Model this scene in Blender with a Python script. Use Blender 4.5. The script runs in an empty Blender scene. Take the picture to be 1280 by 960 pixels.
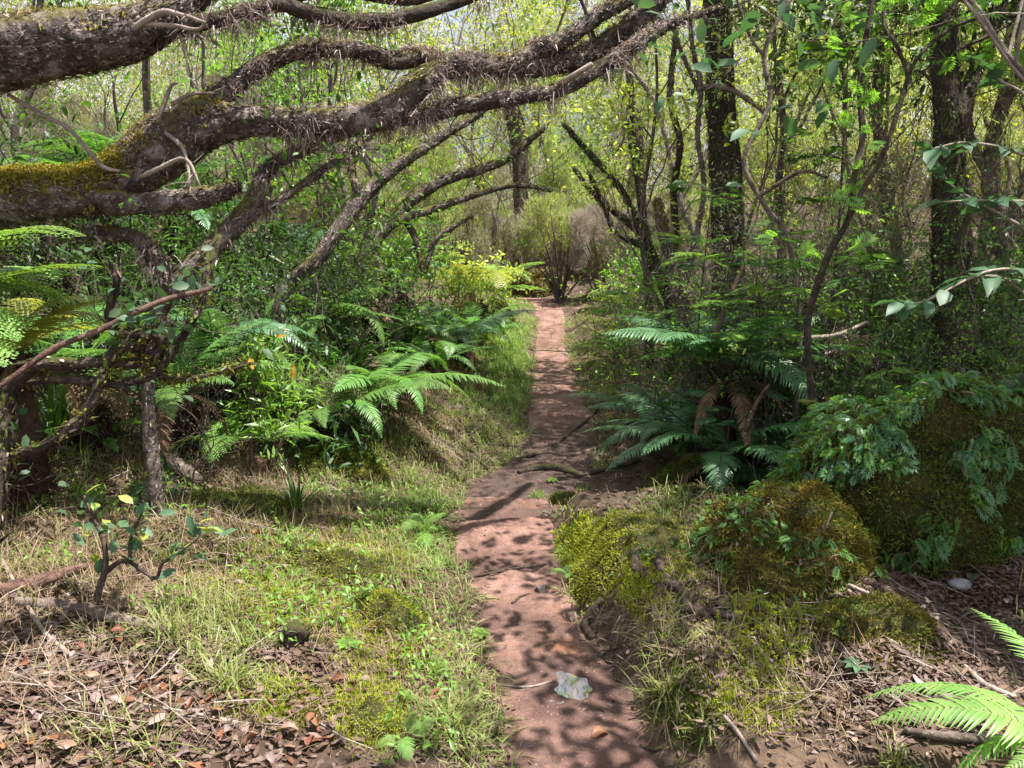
import bpy, math, random
import numpy as np
from mathutils import Vector, Matrix, Euler

SEED = 11
rng = np.random.default_rng(SEED)
random.seed(SEED)
R = math.radians
C = bpy.context.scene.collection
sc = bpy.context.scene

# ------------------------------------------------------------------ camera model
CAM_H = 1.5
PITCH = R(9.97)
FPX = 967.0
cp, sp = math.cos(PITCH), math.sin(PITCH)


def at(px, py, d):
    """a point seen at pixel (px, py) of the 1280x960 photograph, d metres in front of the lens"""
    X = (px - 640) / FPX * d
    U = (480 - py) / FPX * d
    return np.array([X, d * cp + U * sp, CAM_H + U * cp - d * sp])


def project(p):
    x, y, z = p[0], p[1], p[2] - CAM_H
    d = y * cp - z * sp
    u = y * sp + z * cp
    return 640 + FPX * x / d, 480 - FPX * u / d, d


# ------------------------------------------------------------------ noise
_N = np.random.default_rng(3).random((256, 256))


def vnoise(x, y):
    x = np.asarray(x, float); y = np.asarray(y, float)
    xi = np.floor(x).astype(int); yi = np.floor(y).astype(int)
    fx = x - xi; fy = y - yi
    fx = fx * fx * (3 - 2 * fx); fy = fy * fy * (3 - 2 * fy)
    a = _N[xi % 256, yi % 256]; b = _N[(xi + 1) % 256, yi % 256]
    c = _N[xi % 256, (yi + 1) % 256]; d = _N[(xi + 1) % 256, (yi + 1) % 256]
    return (a * (1 - fx) + b * fx) * (1 - fy) + (c * (1 - fx) + d * fx) * fy


def fbm(x, y, o=4):
    s = 0; a = 0.5
    for i in range(o):
        s = s + a * (vnoise(x * 2 ** i + 17.3 * i, y * 2 ** i - 9.1 * i) - 0.5)
        a *= 0.55
    return s


def sst(t):
    t = np.clip(t, 0, 1)
    return t * t * (3 - 2 * t)


# ------------------------------------------------------------------ terrain
ZP_Y = np.array([-6, 2.0, 3.36, 3.42, 4.10, 4.24, 4.31, 5.2, 6.0, 7.0, 9.0, 11.5, 14.0, 15.0, 17.0, 20])
ZP_Z = np.array([0.03, 0.0, 0.005, -0.085, -0.055, -0.045, -0.125, -0.10, -0.06, 0.0, 0.10, 0.30, 0.47, 0.50, 0.46, 0.5])


def zp(y):
    return np.interp(y, ZP_Y, ZP_Z)


edges_px = [(960, 625, 832), (900, 615, 797), (850, 606, 768), (800, 592, 744), (760, 586, 720), (715, 573, 704),
            (680, 568, 690), (640, 566, 694), (618, 574, 720), (600, 592, 750), (575, 640, 752), (540, 655, 758),
            (500, 660, 737), (460, 667, 720), (430, 668, 712), (400, 670, 710), (384, 668, 706)]
_E = []
for py, l, r in edges_px:
    ang = math.atan((py - 480) / FPX) + PITCH
    y = 3.0
    for _ in range(60):
        y = y * 0.5 + 0.5 * (CAM_H - float(zp(y))) / math.tan(ang)
    z = float(zp(y))
    d = y * cp - (z - CAM_H) * sp
    _E.append((y, (l - 640) / FPX * d, (r - 640) / FPX * d))
_E.sort()
EY = np.array([-6.0, 0.5] + [e[0] for e in _E] + [15.0, 16.5, 20.0])
EL = np.array([0.2, 0.08] + [e[1] for e in _E] + [0.25, -0.4, -3.0])
ER = np.array([0.85, 0.62] + [e[2] for e in _E] + [0.85, 0.35, -2.3])


def path_lr(y):
    return np.interp(y, EY, EL), np.interp(y, EY, ER)


PUD = (0.205, 2.46, 0.0)


def height(x, y):
    x = np.asarray(x, float); y = np.asarray(y, float)
    el, er = path_lr(y)
    wob = 0.05 * (vnoise(y * 3.1 + 5, y * 0 + 2.2) - 0.5)
    el = el + wob; er = er + 0.07 * (vnoise(y * 2.7 + 50, y * 0 + 7.7) - 0.5)
    sl = np.maximum(el - x, 0); sr = np.maximum(x - er, 0)
    h = zp(y + 0.10 * (vnoise(x * 4.0 + 3, y * 0 + 6.1) - .5))
    kl = np.interp(y, [1, 2.2, 3.5, 4.5, 5.5, 8, 11, 14, 18], [.15, .16, .20, .30, .45, .45, .32, .22, .1])
    lip = np.interp(y, [0, 3.4, 4.4, 6, 14], [.05, .06, .06, .03, .02])
    ramp = np.where(sl < 1.8, sl, 1.8 + 0.45 * (sl - 1.8))
    h = h + lip * sst(sl / 0.13) + kl * ramp * sst(sl / 0.3)
    hump = np.interp(y, [0, 1.9, 2.3, 2.9, 3.6, 4.3, 4.9, 5.6, 9, 14], [.08, .08, .13, .2, .24, .2, .05, .03, .03, .02])
    drop = np.interp(y, [0, 2, 3.5, 5, 7], [.10, .12, .16, .08, .0])
    kr = np.interp(y, [0, 4, 5.5, 8, 12, 16], [.0, .02, .10, .2, .2, .1])
    h = h + hump * sst(sr / 0.2) - drop * sst((sr - 0.75) / 0.8) + kr * np.minimum(sr, 4) * sst(sr / 0.4)
    off = sst(np.maximum(sl, sr) / 0.25)
    h = h + off * (0.20 * fbm(x * 1.3, y * 1.3, 4) + 0.10 * fbm(x * 4.2, y * 4.2, 4)) * np.interp(y, [0, 6, 14], [.8, 1.1, 1.4])
    h = h + (1 - off) * (0.035 * fbm(x * 2.4, y * 2.4, 3) + 0.036 * fbm(x * 8, y * 8, 4))
    # hollow that holds the puddle
    rp = np.sqrt((x - PUD[0]) ** 2 + ((y - PUD[1]) * 0.8) ** 2)
    w = np.exp(-(rp / 0.15) ** 4)
    h = h * (1 - w) + w * (PUD[2] + 0.004 - 0.024 * np.exp(-(rp / .052) ** 2) + 0.018 * fbm(x * 15, y * 15, 3) + 0.016 * fbm(x * 34 + 5, y * 34, 3))
    hill = 0.10 * np.clip(y - 16.0, 0, 40) + 0.10 * np.clip(np.abs(x - 0.5) - 4.5, 0, 12)
    return h + hill


def G(px, py):
    """where the photograph's pixel ray meets the ground"""
    d = 1.2
    while d < 60:
        p = at(px, py, d)
        if p[2] <= float(height(p[0], p[1])):
            break
        d += 0.03
    p = at(px, py, d)
    p[2] = float(height(p[0], p[1]))
    return p


def ground(x, y):
    return np.array([x, y, float(height(x, y))])


# ------------------------------------------------------------------ mesh builder
class Geo:
    def __init__(s):
        s.v = []; s.q = []; s.t = []; s.qm = []; s.tm = []; s.n = 0

    def add(s, v, q=None, t=None, m=0):
        v = np.asarray(v, np.float32).reshape(-1, 3)
        if q is not None and len(q):
            q = np.asarray(q, np.int32).reshape(-1, 4)
            s.q.append(q + s.n); s.qm.append(np.full(len(q), m, np.int32))
        if t is not None and len(t):
            t = np.asarray(t, np.int32).reshape(-1, 3)
            s.t.append(t + s.n); s.tm.append(np.full(len(t), m, np.int32))
        s.v.append(v); s.n += len(v)

    def mesh(s, name, mats, smooth=True, origin=(0, 0, 0)):
        me = bpy.data.meshes.new(name)
        v = np.concatenate(s.v) - np.asarray(origin, np.float32)
        q = np.concatenate(s.q) if s.q else np.zeros((0, 4), np.int32)
        t = np.concatenate(s.t) if s.t else np.zeros((0, 3), np.int32)
        loops = np.concatenate([t.ravel(), q.ravel()]).astype(np.int32)
        starts = np.concatenate([np.arange(len(t)) * 3, len(t) * 3 + np.arange(len(q)) * 4]).astype(np.int32)
        mi = np.concatenate((s.tm if s.tm else []) + (s.qm if s.qm else [])).astype(np.int32)
        me.vertices.add(len(v)); me.vertices.foreach_set('co', v.astype(np.float32).ravel())
        me.loops.add(len(loops)); me.loops.foreach_set('vertex_index', loops)
        me.polygons.add(len(starts)); me.polygons.foreach_set('loop_start', starts)
        for m in (mats if isinstance(mats, (list, tuple)) else [mats]):
            me.materials.append(m)
        me.polygons.foreach_set('material_index', mi)
        me.polygons.foreach_set('use_smooth', np.full(len(starts), smooth, bool))
        me.update(calc_edges=True)
        return me


def link(name, me, parent=None, loc=None):
    o = bpy.data.objects.new(name, me)
    C.objects.link(o)
    if parent is not None:
        o.parent = parent
    if loc is not None:
        o.location = loc
    return o


def tag(o, label, cat, group=None, kind=None):
    if label: o['label'] = label
    if cat: o['category'] = cat
    if group: o['group'] = group
    if kind: o['kind'] = kind
    return o


def thing(name, label, cat, loc, group=None):
    o = bpy.data.objects.new(name, None)
    o.empty_display_size = 0.05
    C.objects.link(o)
    o.location = loc
    return tag(o, label, cat, group)


def part(name, geo, mats, root, smooth=True, label=None):
    me = geo.mesh(name, mats, smooth, origin=tuple(root.location))
    o = link(name, me, root)
    if label: o['label'] = label
    return o


def solo(name, geo, mats, label, cat, group=None, kind=None, smooth=True, origin=None):
    if origin is None and kind is None:
        v = np.concatenate(geo.v)
        origin = (float(v[:, 0].mean()), float(v[:, 1].mean()), float(v[:, 2].min()))
    if origin is None: origin = (0, 0, 0)
    o = link(name, geo.mesh(name, mats, smooth, origin), None, origin)
    return tag(o, label, cat, group, kind)


# ------------------------------------------------------------------ shapes
def unit(a):
    a = np.asarray(a, float)
    return a / np.maximum(np.linalg.norm(a, axis=-1, keepdims=True), 1e-9)


def smooth_line(P, k):
    """Catmull-Rom through rows of P, k points per span"""
    P = np.asarray(P, float)
    if len(P) < 3 or k <= 1: 
        return P
    Q = np.vstack([2 * P[0] - P[1], P, 2 * P[-1] - P[-2]])
    out = []
    for i in range(len(P) - 1):
        p0, p1, p2, p3 = Q[i:i + 4]
        for t in np.arange(k) / k:
            out.append(0.5 * ((2 * p1) + (-p0 + p2) * t + (2 * p0 - 5 * p1 + 4 * p2 - p3) * t * t + (-p0 + 3 * p1 - 3 * p2 + p3) * t ** 3))
    out.append(P[-1])
    return np.array(out)


def tube(g, P, rad, sides=8, bump=0.0, m=0, frame=False, cap=True):
    P = np.asarray(P, float); n = len(P)
    rad = np.broadcast_to(np.asarray(rad, float), (n,))
    T = unit(np.gradient(P, axis=0))
    if frame:
        u = np.zeros((n, 3)); 
        r = np.array([0, 0, 1.0]) if abs(T[0][2]) < 0.9 else np.array([1.0, 0, 0])
        u[0] = unit(np.cross(T[0], r))
        for i in range(1, n):
            u[i] = unit(u[i - 1] - T[i] * np.dot(u[i - 1], T[i]))
    else:
        mt = np.abs(T.mean(0)); ax = np.eye(3)[int(np.argmin(mt))]
        u = unit(np.cross(T, ax))
    w = np.cross(T, u)
    th = np.arange(sides) / sides * 2 * math.pi
    rr = np.repeat(rad[:, None], sides, 1)
    if bump:
        s = np.concatenate([[0], np.cumsum(np.linalg.norm(np.diff(P, axis=0), axis=1))]) / max(rad.max(), 1e-4)
        f = 0
        for k in range(9):
            nn = int(rng.integers(0, 6)); ks = rng.uniform(0.3, 2.6) ; ph = rng.uniform(0, 6.28)
            f = f + np.sin(nn * th[None, :] + ks * s[:, None] + ph) / (1 + 0.5 * k)
        f = f * 0.45 + rng.normal(0, 0.25, rr.shape)
        rr = rr * (1 + bump * f)
        if sides >= 14:
            sr_ = s[:, None] * 1.0
            rr = rr * (1 + bump * 2.4 * fbm(np.cos(th)[None, :] * 1.3 + sr_ * .9 + 11, np.sin(th)[None, :] * 1.3 + sr_ * .35, 5))
    V = P[:, None, :] + rr[..., None] * (np.cos(th)[None, :, None] * u[:, None, :] + np.sin(th)[None, :, None] * w[:, None, :])
    V = V.reshape(-1, 3)
    i = np.arange(n - 1)[:, None] * sides; j = np.arange(sides)[None, :]; j2 = (j + 1) % sides
    q = np.stack([i + j, i + j2, i + sides + j2, i + sides + j], -1).reshape(-1, 4)
    t = None
    if cap:
        V = np.vstack([V, P[0], P[-1] + T[-1] * rad[-1] * 0.5])
        jj = np.arange(sides); k2 = (jj + 1) % sides; b = n * sides
        t = np.vstack([np.stack([np.full(sides, b), k2, jj], -1),
                       np.stack([np.full(sides, b + 1), (n - 1) * sides + jj, (n - 1) * sides + k2], -1)])
    g.add(V, q, t, m)


def pxline(L):
    """[(px, py, depth, radius in px)] -> points, radii"""
    P = np.array([at(a, b, d) for a, b, d, r in L])
    r = np.array([r * d / FPX for a, b, d, r in L])
    return P, r


def pxtube(g, L, sides=12, k=6, bump=0.12, m=0):
    P, r = pxline(L)
    A = smooth_line(np.column_stack([P, r]), k)
    tube(g, A[:, :3], np.maximum(A[:, 3], 0.0008), sides, bump, m, frame=True)
    return A


TEMPL = {
    # x along the leaf, y across, z bend
    'diamond': (np.array([[0, 0, 0], [.42, .5, .03], [1, 0, -.06], [.42, -.5, .03]]), [[0, 3, 2, 1]], []),
    'needle': (np.array([[0, -.5, 0], [0, .5, 0], [1, 0, 0]]), [], [[0, 1, 2]]),
    'oval': (np.array([[0, 0, 0], [.28, .40, .05], [.28, 0, 0], [.28, -.40, .05], [.66, .42, .03], [.66, 0, -.03], [.66, -.42, .03], [1, 0, -.10]]),
             [[2, 1, 4, 5], [3, 2, 5, 6]], [[0, 1, 2], [0, 2, 3], [5, 4, 7], [6, 5, 7]]),
    'strap': (np.array([[0, -.4, 0], [0, .4, 0], [.3, -.5, 0], [.3, .5, 0], [.65, -.36, 0], [.65, .36, 0], [1, 0, 0]]),
              [[0, 1, 3, 2], [2, 3, 5, 4]], [[4, 5, 6]]),
}


def _pinnate(n, ll, lw):
    V = []; q = []
    base = TEMPL['diamond'][0]
    for i in range(n):
        x0 = 0.22 + 0.7 * i / (n - 1)
        for s in (-1, 1):
            l = ll * (0.7 + 0.6 * math.sin(math.pi * (0.15 + 0.7 * i / (n - 1))))
            a = R(58) * s
            dx, dy = math.cos(a), math.sin(a)
            k = len(V)
            for bx, by, bz in base:
                V.append([x0 + l * bx * dx - lw * by * dy, l * bx * dy + lw * by * dx, bz * l - 0.1 * bx * l])
            q.append([k, k + 1, k + 2, k + 3] if s > 0 else [k, k + 1, k + 2, k + 3])
    k = len(V)
    for bx, by, bz in base:
        V.append([0.93 + ll * bx, lw * by, bz * ll])
    q.append([k, k + 1, k + 2, k + 3])
    k = len(V)
    V += [[0, -.008, 0], [0, .008, 0], [.95, .004, 0], [.95, -.004, 0]]
    q.append([k, k + 1, k + 2, k + 3])
    return np.array(V), q, []


TEMPL['pinnate'] = _pinnate(6, 0.36, 0.13)


def leaves(g, pos, dr, nr, L, W, kind='oval', droop=0.0, m=0):
    V0, q, t = TEMPL[kind]
    pos = np.asarray(pos, float); N = len(pos)
    if N == 0: return
    dr = unit(dr); nr = np.asarray(nr, float)
    side = unit(np.cross(nr, dr)); nr = np.cross(dr, side)
    L = np.broadcast_to(np.asarray(L, float), (N,)); W = np.broadcast_to(np.asarray(W, float), (N,))
    D = np.broadcast_to(np.asarray(droop, float), (N,))
    k = len(V0)
    x = V0[None, :, 0] * L[:, None]
    if kind == 'pinnate':
        y = V0[None, :, 1] * L[:, None]
    else:
        y = V0[None, :, 1] * W[:, None]
    z = V0[None, :, 2] * L[:, None]
    V = pos[:, None, :] + x[..., None] * dr[:, None, :] + y[..., None] * side[:, None, :] + z[..., None] * nr[:, None, :]
    dz = D[:, None] * V0[None, :, 0] ** 2 * L[:, None]
    V[..., 2] -= dz
    off = (np.arange(N) * k)[:, None, None]
    Q = (np.array(q, int).reshape(1, -1, 4) + off).reshape(-1, 4) if len(q) else None
    T = (np.array(t, int).reshape(1, -1, 3) + off).reshape(-1, 3) if len(t) else None
    g.add(V.reshape(-1, 3), Q, T, m)


def rdir(n, up=0.0):
    v = rng.normal(size=(n, 3)); v = unit(v); v[:, 2] += up
    return unit(v)


def grow(g, start, d, length, r0, level, tips, spread=0.7, up=0.15, kids=(3, 5), wander=0.25, sides=6, ratio=0.62, bump=0.06, taper=0.35, first=0.35):
    n = max(4, int(4 + level * 2))
    P = [np.asarray(start, float)]; d = unit(d); ds = [d]
    for i in range(n):
        d = unit(d + rng.normal(0, wander, 3) * 0.6 + np.array([0, 0, up * 0.35]))
        P.append(P[-1] + d * length / n); ds.append(d)
    P = np.array(P)
    rad = r0 * np.linspace(1, taper, n + 1)
    if level >= 2:
        A = smooth_line(np.column_stack([P, rad]), 3)
        tube(g, A[:, :3], A[:, 3], sides, bump, frame=True, cap=False)
    else:
        tube(g, P, rad, max(3, sides - 2 if level else 3), 0, cap=False)
    if level == 0:
        for i in range(2, n + 1):
            tips.append((P[i], ds[i]))
        return
    nk = int(rng.integers(kids[0], kids[1] + 1))
    for k in range(nk):
        t = first + (1 - first) * (k + rng.random()) / nk
        i = min(int(t * n), n - 1)
        p = P[i] + (P[i + 1] - P[i]) * (t * n - i)
        c = unit(ds[i] + spread * unit(rng.normal(size=3)) * 1.4)
        grow(g, p, c, length * ratio * rng.uniform(.7, 1.15), max(r0 * (1 - t * (1 - taper)) * rng.uniform(.5, .7), 0.0012), level - 1, tips, spread, up, kids, wander, sides, ratio, bump, taper, first)
    grow(g, P[-1], ds[-1], length * ratio, rad[-1] * 0.9, level - 1, tips, spread, up, kids, wander, sides, ratio, bump, taper, first)


def leaf_on_tips(g, tips, per, L, W, kind='oval', jit=0.03, up=0.5, lat=1.0, droop=0.1, m=0, keep=1.0):
    if not tips: return
    P = np.array([t[0] for t in tips]); D = np.array([t[1] for t in tips])
    if keep < 1:
        k = rng.random(len(P)) < keep; P = P[k]; D = D[k]
    P = np.repeat(P, per, 0); D = np.repeat(D, per, 0); n = len(P)
    d = unit(D * 0.7 + lat * rdir(n) + np.array([0, 0, 0.1]))
    nr = unit(rdir(n) * 0.55 + np.array([0, 0, 1.0]) * up)
    s = rng.uniform(.6, 1.25, n)
    leaves(g, P + rng.normal(0, jit, (n, 3)), d, nr, L * s, W * s, kind, droop, m)


# ------------------------------------------------------------------ materials
def newmat(name):
    m = bpy.data.materials.new(name); m.use_nodes = True
    nt = m.node_tree
    for n in list(nt.nodes): nt.nodes.remove(n)
    return m, nt, nt.nodes, nt.links


def ramp(nt, fac, stops):
    r = nt.nodes.new('ShaderNodeValToRGB')
    e = r.color_ramp.elements
    while len(e) < len(stops): e.new(0.5)
    for i, (p, c) in enumerate(stops):
        e[i].position = p; e[i].color = (c[0], c[1], c[2], 1)
    nt.links.new(fac, r.inputs[0])
    return r.outputs[0]


def noise(nt, vec, scale, detail=4, rough=0.55, dist=0.0):
    n = nt.nodes.new('ShaderNodeTexNoise')
    n.inputs['Scale'].default_value = scale; n.inputs['Detail'].default_value = detail
    n.inputs['Roughness'].default_value = rough; n.inputs['Distortion'].default_value = dist
    if vec is not None: nt.links.new(vec, n.inputs['Vector'])
    return n.outputs['Fac']


def mix(nt, fac, a, b, mode='MIX'):
    n = nt.nodes.new('ShaderNodeMix'); n.data_type = 'RGBA'; n.blend_type = mode
    for s, v in ((n.inputs[0], fac), (n.inputs[6], a), (n.inputs[7], b)):
        if isinstance(v, (int, float)): s.default_value = v
        elif isinstance(v, (tuple, list)): s.default_value = (v[0], v[1], v[2], 1)
        else: nt.links.new(v, s)
    return n.outputs[2]


def math_(nt, op, a, b=0.0):
    n = nt.nodes.new('ShaderNodeMath'); n.operation = op
    for s, v in ((n.inputs[0], a), (n.inputs[1], b)):
        if isinstance(v, (int, float)): s.default_value = v
        else: nt.links.new(v, s)
    return n.outputs[0]


def leafmat(name, cols, trans=0.35, rough=0.42, spec=0.35, tcol=None, var=0.45, spots=0.0):
    """leaf: colour differs from leaf to leaf (per island) and from plant to plant; some light passes through"""
    m, nt, N, L = newmat(name)
    geo = N.new('ShaderNodeNewGeometry'); oi = N.new('ShaderNodeObjectInfo')
    k = len(cols)
    col = ramp(nt, geo.outputs['Random Per Island'], [(i / max(k - 1, 1), c) for i, c in enumerate(cols)])
    hs = N.new('ShaderNodeHueSaturation')
    L.new(col, hs.inputs['Color'])
    v = math_(nt, 'MULTIPLY_ADD', oi.outputs['Random'], var); v.node.inputs[2].default_value = 1 - var / 2
    L.new(v, hs.inputs['Value'])
    h = math_(nt, 'MULTIPLY_ADD', oi.outputs['Random'], 0.03); h.node.inputs[2].default_value = 0.485
    L.new(h, hs.inputs['Hue'])
    tc = N.new('ShaderNodeTexCoord')
    nz = noise(nt, tc.outputs['Object'], 6.0, 3)
    c2 = mix(nt, math_(nt, 'MULTIPLY', nz, 0.55), hs.outputs[0], (0.0, 0.0, 0.0) if False else tuple(min(1, x * 0.55) for x in cols[0]))
    bs = N.new('ShaderNodeBsdfPrincipled')
    L.new(c2, bs.inputs['Base Color']); bs.inputs['Roughness'].default_value = rough
    bs.inputs['Specular IOR Level'].default_value = spec
    tr = N.new('ShaderNodeBsdfTranslucent')
    tcx = tcol or (1.5, 1.75, 0.55)
    ct = mix(nt, 1.0, c2, tcx, 'MULTIPLY'); L.new(ct, tr.inputs['Color'])
    ms = N.new('ShaderNodeMixShader'); ms.inputs[0].default_value = trans
    L.new(bs.outputs[0], ms.inputs[1]); L.new(tr.outputs[0], ms.inputs[2])
    o = N.new('ShaderNodeOutputMaterial'); L.new(ms.outputs[0], o.inputs['Surface'])
    return m


def barkmat(name, dark, mid, light, moss=None, mossamt=0.5, scale=1.0, bump=0.6, lichen=0.45):
    m, nt, N, L = newmat(name)
    tc = N.new('ShaderNodeTexCoord'); v = tc.outputs['Object']
    n1 = noise(nt, v, 9 * scale, 6, 0.65, 0.4); n2 = noise(nt, v, 38 * scale, 5, 0.7); n3 = noise(nt, v, 3.2 * scale, 3)
    c = ramp(nt, n1, [(0.32, dark), (0.52, mid), (0.75, light)])
    lic = ramp(nt, n2, [(0.56, (0, 0, 0)), (0.68, (1, 1, 1))])
    c = mix(nt, math_(nt, 'MULTIPLY', lic, lichen), c, tuple(min(1, x * 1.5 + 0.03) for x in light))
    if moss:
        ge = N.new('ShaderNodeNewGeometry'); sx = N.new('ShaderNodeSeparateXYZ'); L.new(ge.outputs['Normal'], sx.inputs[0])
        f = math_(nt, 'MULTIPLY_ADD', sx.outputs[2], 0.35); 
        L.new(n3, f.node.inputs[2])
        fm = ramp(nt, f, [(0.62 - 0.25 * mossamt, (0, 0, 0)), (0.82 - 0.25 * mossamt, (1, 1, 1))])
        mc = ramp(nt, n2, [(0.3, tuple(x * 0.5 for x in moss)), (0.7, moss)])
        c = mix(nt, fm, c, mc)
    bs = N.new('ShaderNodeBsdfPrincipled'); L.new(c, bs.inputs['Base Color']); bs.inputs['Roughness'].default_value = 0.85
    bs.inputs['Specular IOR Level'].default_value = 0.2
    bp = N.new('ShaderNodeBump'); bp.inputs['Strength'].default_value = bump; bp.inputs['Distance'].default_value = 0.02
    hh = math_(nt, 'ADD', n1, math_(nt, 'MULTIPLY', n2, 0.6)); L.new(hh, bp.inputs['Height']); L.new(bp.outputs[0], bs.inputs['Normal'])
    o = N.new('ShaderNodeOutputMaterial'); L.new(bs.outputs[0], o.inputs['Surface'])
    return m


def soilmat(name, stops, scale=3.0, fine=(0.8, 1.15), bump=0.5, rough=0.9, patches=(), speck=None, wet=None, bands=()):
    """patches: (noise scale, threshold, colour) — other ground colours in blotches"""
    m, nt, N, L = newmat(name)
    tc = N.new('ShaderNodeTexCoord'); v = tc.outputs['Object']
    n1 = noise(nt, v, scale, 6, 0.62, 0.3); n2 = noise(nt, v, scale * 14, 6, 0.7)
    c = ramp(nt, n1, stops)
    for i, (s, th, colr) in enumerate(patches):
        mp = N.new('ShaderNodeMapping'); mp.inputs['Location'].default_value = (13.1 * i + 3, 7.7 * i, 2)
        L.new(v, mp.inputs[0])
        f = ramp(nt, noise(nt, mp.outputs[0], s, 5, 0.65, 0.5), [(th, (0, 0, 0)), (th + 0.12, (1, 1, 1))])
        c = mix(nt, f, c, colr)
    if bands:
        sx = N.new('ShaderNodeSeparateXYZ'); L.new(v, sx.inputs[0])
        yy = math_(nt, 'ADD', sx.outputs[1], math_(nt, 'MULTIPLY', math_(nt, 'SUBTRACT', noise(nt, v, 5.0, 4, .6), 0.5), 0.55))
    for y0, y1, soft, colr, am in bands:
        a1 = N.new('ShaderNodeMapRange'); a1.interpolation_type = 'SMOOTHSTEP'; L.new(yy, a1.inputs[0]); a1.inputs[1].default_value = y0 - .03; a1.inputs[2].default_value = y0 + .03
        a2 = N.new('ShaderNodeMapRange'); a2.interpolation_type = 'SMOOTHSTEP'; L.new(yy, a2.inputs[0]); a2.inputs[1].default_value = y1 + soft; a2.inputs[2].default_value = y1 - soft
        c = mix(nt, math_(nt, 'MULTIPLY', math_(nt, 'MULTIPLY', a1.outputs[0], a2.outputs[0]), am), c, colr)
    rim = None
    if bands:
        vm = N.new('ShaderNodeVectorMath'); vm.operation = 'DISTANCE'; L.new(v, vm.inputs[0]); vm.inputs[1].default_value = (PUD[0] + .02, PUD[1] - .02, PUD[2])
        dd_ = math_(nt, 'ADD', vm.outputs['Value'], math_(nt, 'MULTIPLY', math_(nt, 'SUBTRACT', noise(nt, v, 14.0, 4, .6), 0.5), 0.16))
        rim = N.new('ShaderNodeMapRange'); rim.interpolation_type = 'SMOOTHSTEP'; L.new(dd_, rim.inputs[0]); rim.inputs[1].default_value = .30; rim.inputs[2].default_value = .15
        c = mix(nt, math_(nt, 'MULTIPLY', rim.outputs[0], .8), c, (.085, .05, .042))
    f2 = ramp(nt, n2, [(0.25, (fine[0],) * 3), (0.75, (fine[1],) * 3)])
    c = mix(nt, 1.0, c, f2, 'MULTIPLY')
    if speck:
        vo = N.new('ShaderNodeTexVoronoi'); vo.inputs['Scale'].default_value = speck[0]; L.new(v, vo.inputs['Vector'])
        f3 = ramp(nt, vo.outputs['Distance'], [(speck[1], (1, 1, 1)), (speck[1] + 0.08, (0, 0, 0))])
        sel = ramp(nt, vo.outputs['Color'], [(0.62, (0, 0, 0)), (0.66, (1, 1, 1))])
        f3 = math_(nt, 'MULTIPLY', f3, sel)
        c = mix(nt, math_(nt, 'MULTIPLY', f3, 0.8), c, speck[2])
    bs = N.new('ShaderNodeBsdfPrincipled'); L.new(c, bs.inputs['Base Color'])
    bs.inputs['Specular IOR Level'].default_value = 0.25
    bs.inputs['Roughness'].default_value = rough
    if wet:
        wf = ramp(nt, noise(nt, v, wet[0], 4, 0.6), [(wet[1], (rough,) * 3), (wet[1] + 0.1, (0.35,) * 3)])
        L.new(wf, bs.inputs['Roughness'])
    bp = N.new('ShaderNodeBump'); bp.inputs['Strength'].default_value = bump; bp.inputs['Distance'].default_value = 0.015
    L.new(math_(nt, 'ADD', n2, n1), bp.inputs['Height']); L.new(bp.outputs[0], bs.inputs['Normal'])
    o = N.new('ShaderNodeOutputMaterial'); L.new(bs.outputs[0], o.inputs['Surface'])
    return m


M = {}
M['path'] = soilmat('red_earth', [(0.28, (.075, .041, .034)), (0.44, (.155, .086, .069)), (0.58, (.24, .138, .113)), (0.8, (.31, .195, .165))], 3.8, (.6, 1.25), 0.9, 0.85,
                    patches=[(3.0, .60, (.30, .14, .075)), (2.2, .60, (.10, .058, .048)), (6.0, .62, (.13, .07, .055))], speck=(70, .12, (.42, .27, .21)), wet=(3.0, .56), bands=[(3.45, 3.80, .16, (.075, .043, .036), .85), (4.36, 4.7, .14, (.075, .043, .036), .85), (4.80, 6.4, .5, (.065, .043, .037), .9), (2.80, 3.05, .16, (.085, .048, .04), .7), (2.0, 2.2, .15, (.085, .048, .04), .6)])  # bands: damp earth past the lips; the rest is painted debris and tree shade
M['ground'] = soilmat('forest_soil', [(0.3, (.035, .024, .018)), (0.5, (.085, .056, .040)), (0.7, (.17, .115, .082))], 4.0, (.55, 1.3), 1.0, 0.95,
                      patches=[(1.7, .60, (.09, .095, .02)), (2.6, .62, (.22, .15, .10))], speck=(60, .14, (.20, .14, .11)))
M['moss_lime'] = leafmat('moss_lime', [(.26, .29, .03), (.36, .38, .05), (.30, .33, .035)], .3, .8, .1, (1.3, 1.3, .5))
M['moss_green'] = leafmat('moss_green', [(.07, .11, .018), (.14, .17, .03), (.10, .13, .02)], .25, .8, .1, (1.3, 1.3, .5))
M['moss_rust'] = leafmat('moss_rust', [(.10, .085, .02), (.18, .145, .03), (.085, .095, .02)], .2, .8, .1, (1.3, 1.2, .5))
M['moss_gold'] = leafmat('moss_gold', [(.22, .18, .025), (.32, .26, .04), (.17, .165, .03)], .25, .8, .1, (1.3, 1.2, .5))
M['grass'] = leafmat('grass_green', [(.15, .19, .05), (.22, .27, .08), (.33, .34, .14), (.19, .24, .06)], .35, .5, .3, (1.35, 1.45, .6))
M['grass_lush'] = leafmat('grass_lush', [(.16, .25, .05), (.26, .36, .11), (.20, .30, .07)], .4, .45, .3, (1.35, 1.45, .6))
M['straw'] = leafmat('straw', [(.30, .22, .12), (.44, .34, .20), (.40, .31, .22), (.24, .20, .09)], .25, .6, .3, (1.2, 1.1, .8))
M['litter'] = leafmat('litter', [(.05, .028, .021), (.09, .052, .038), (.15, .098, .076), (.23, .165, .135), (.11, .056, .036)], .1, .6, .35, (1.1, 1, .8))
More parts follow.
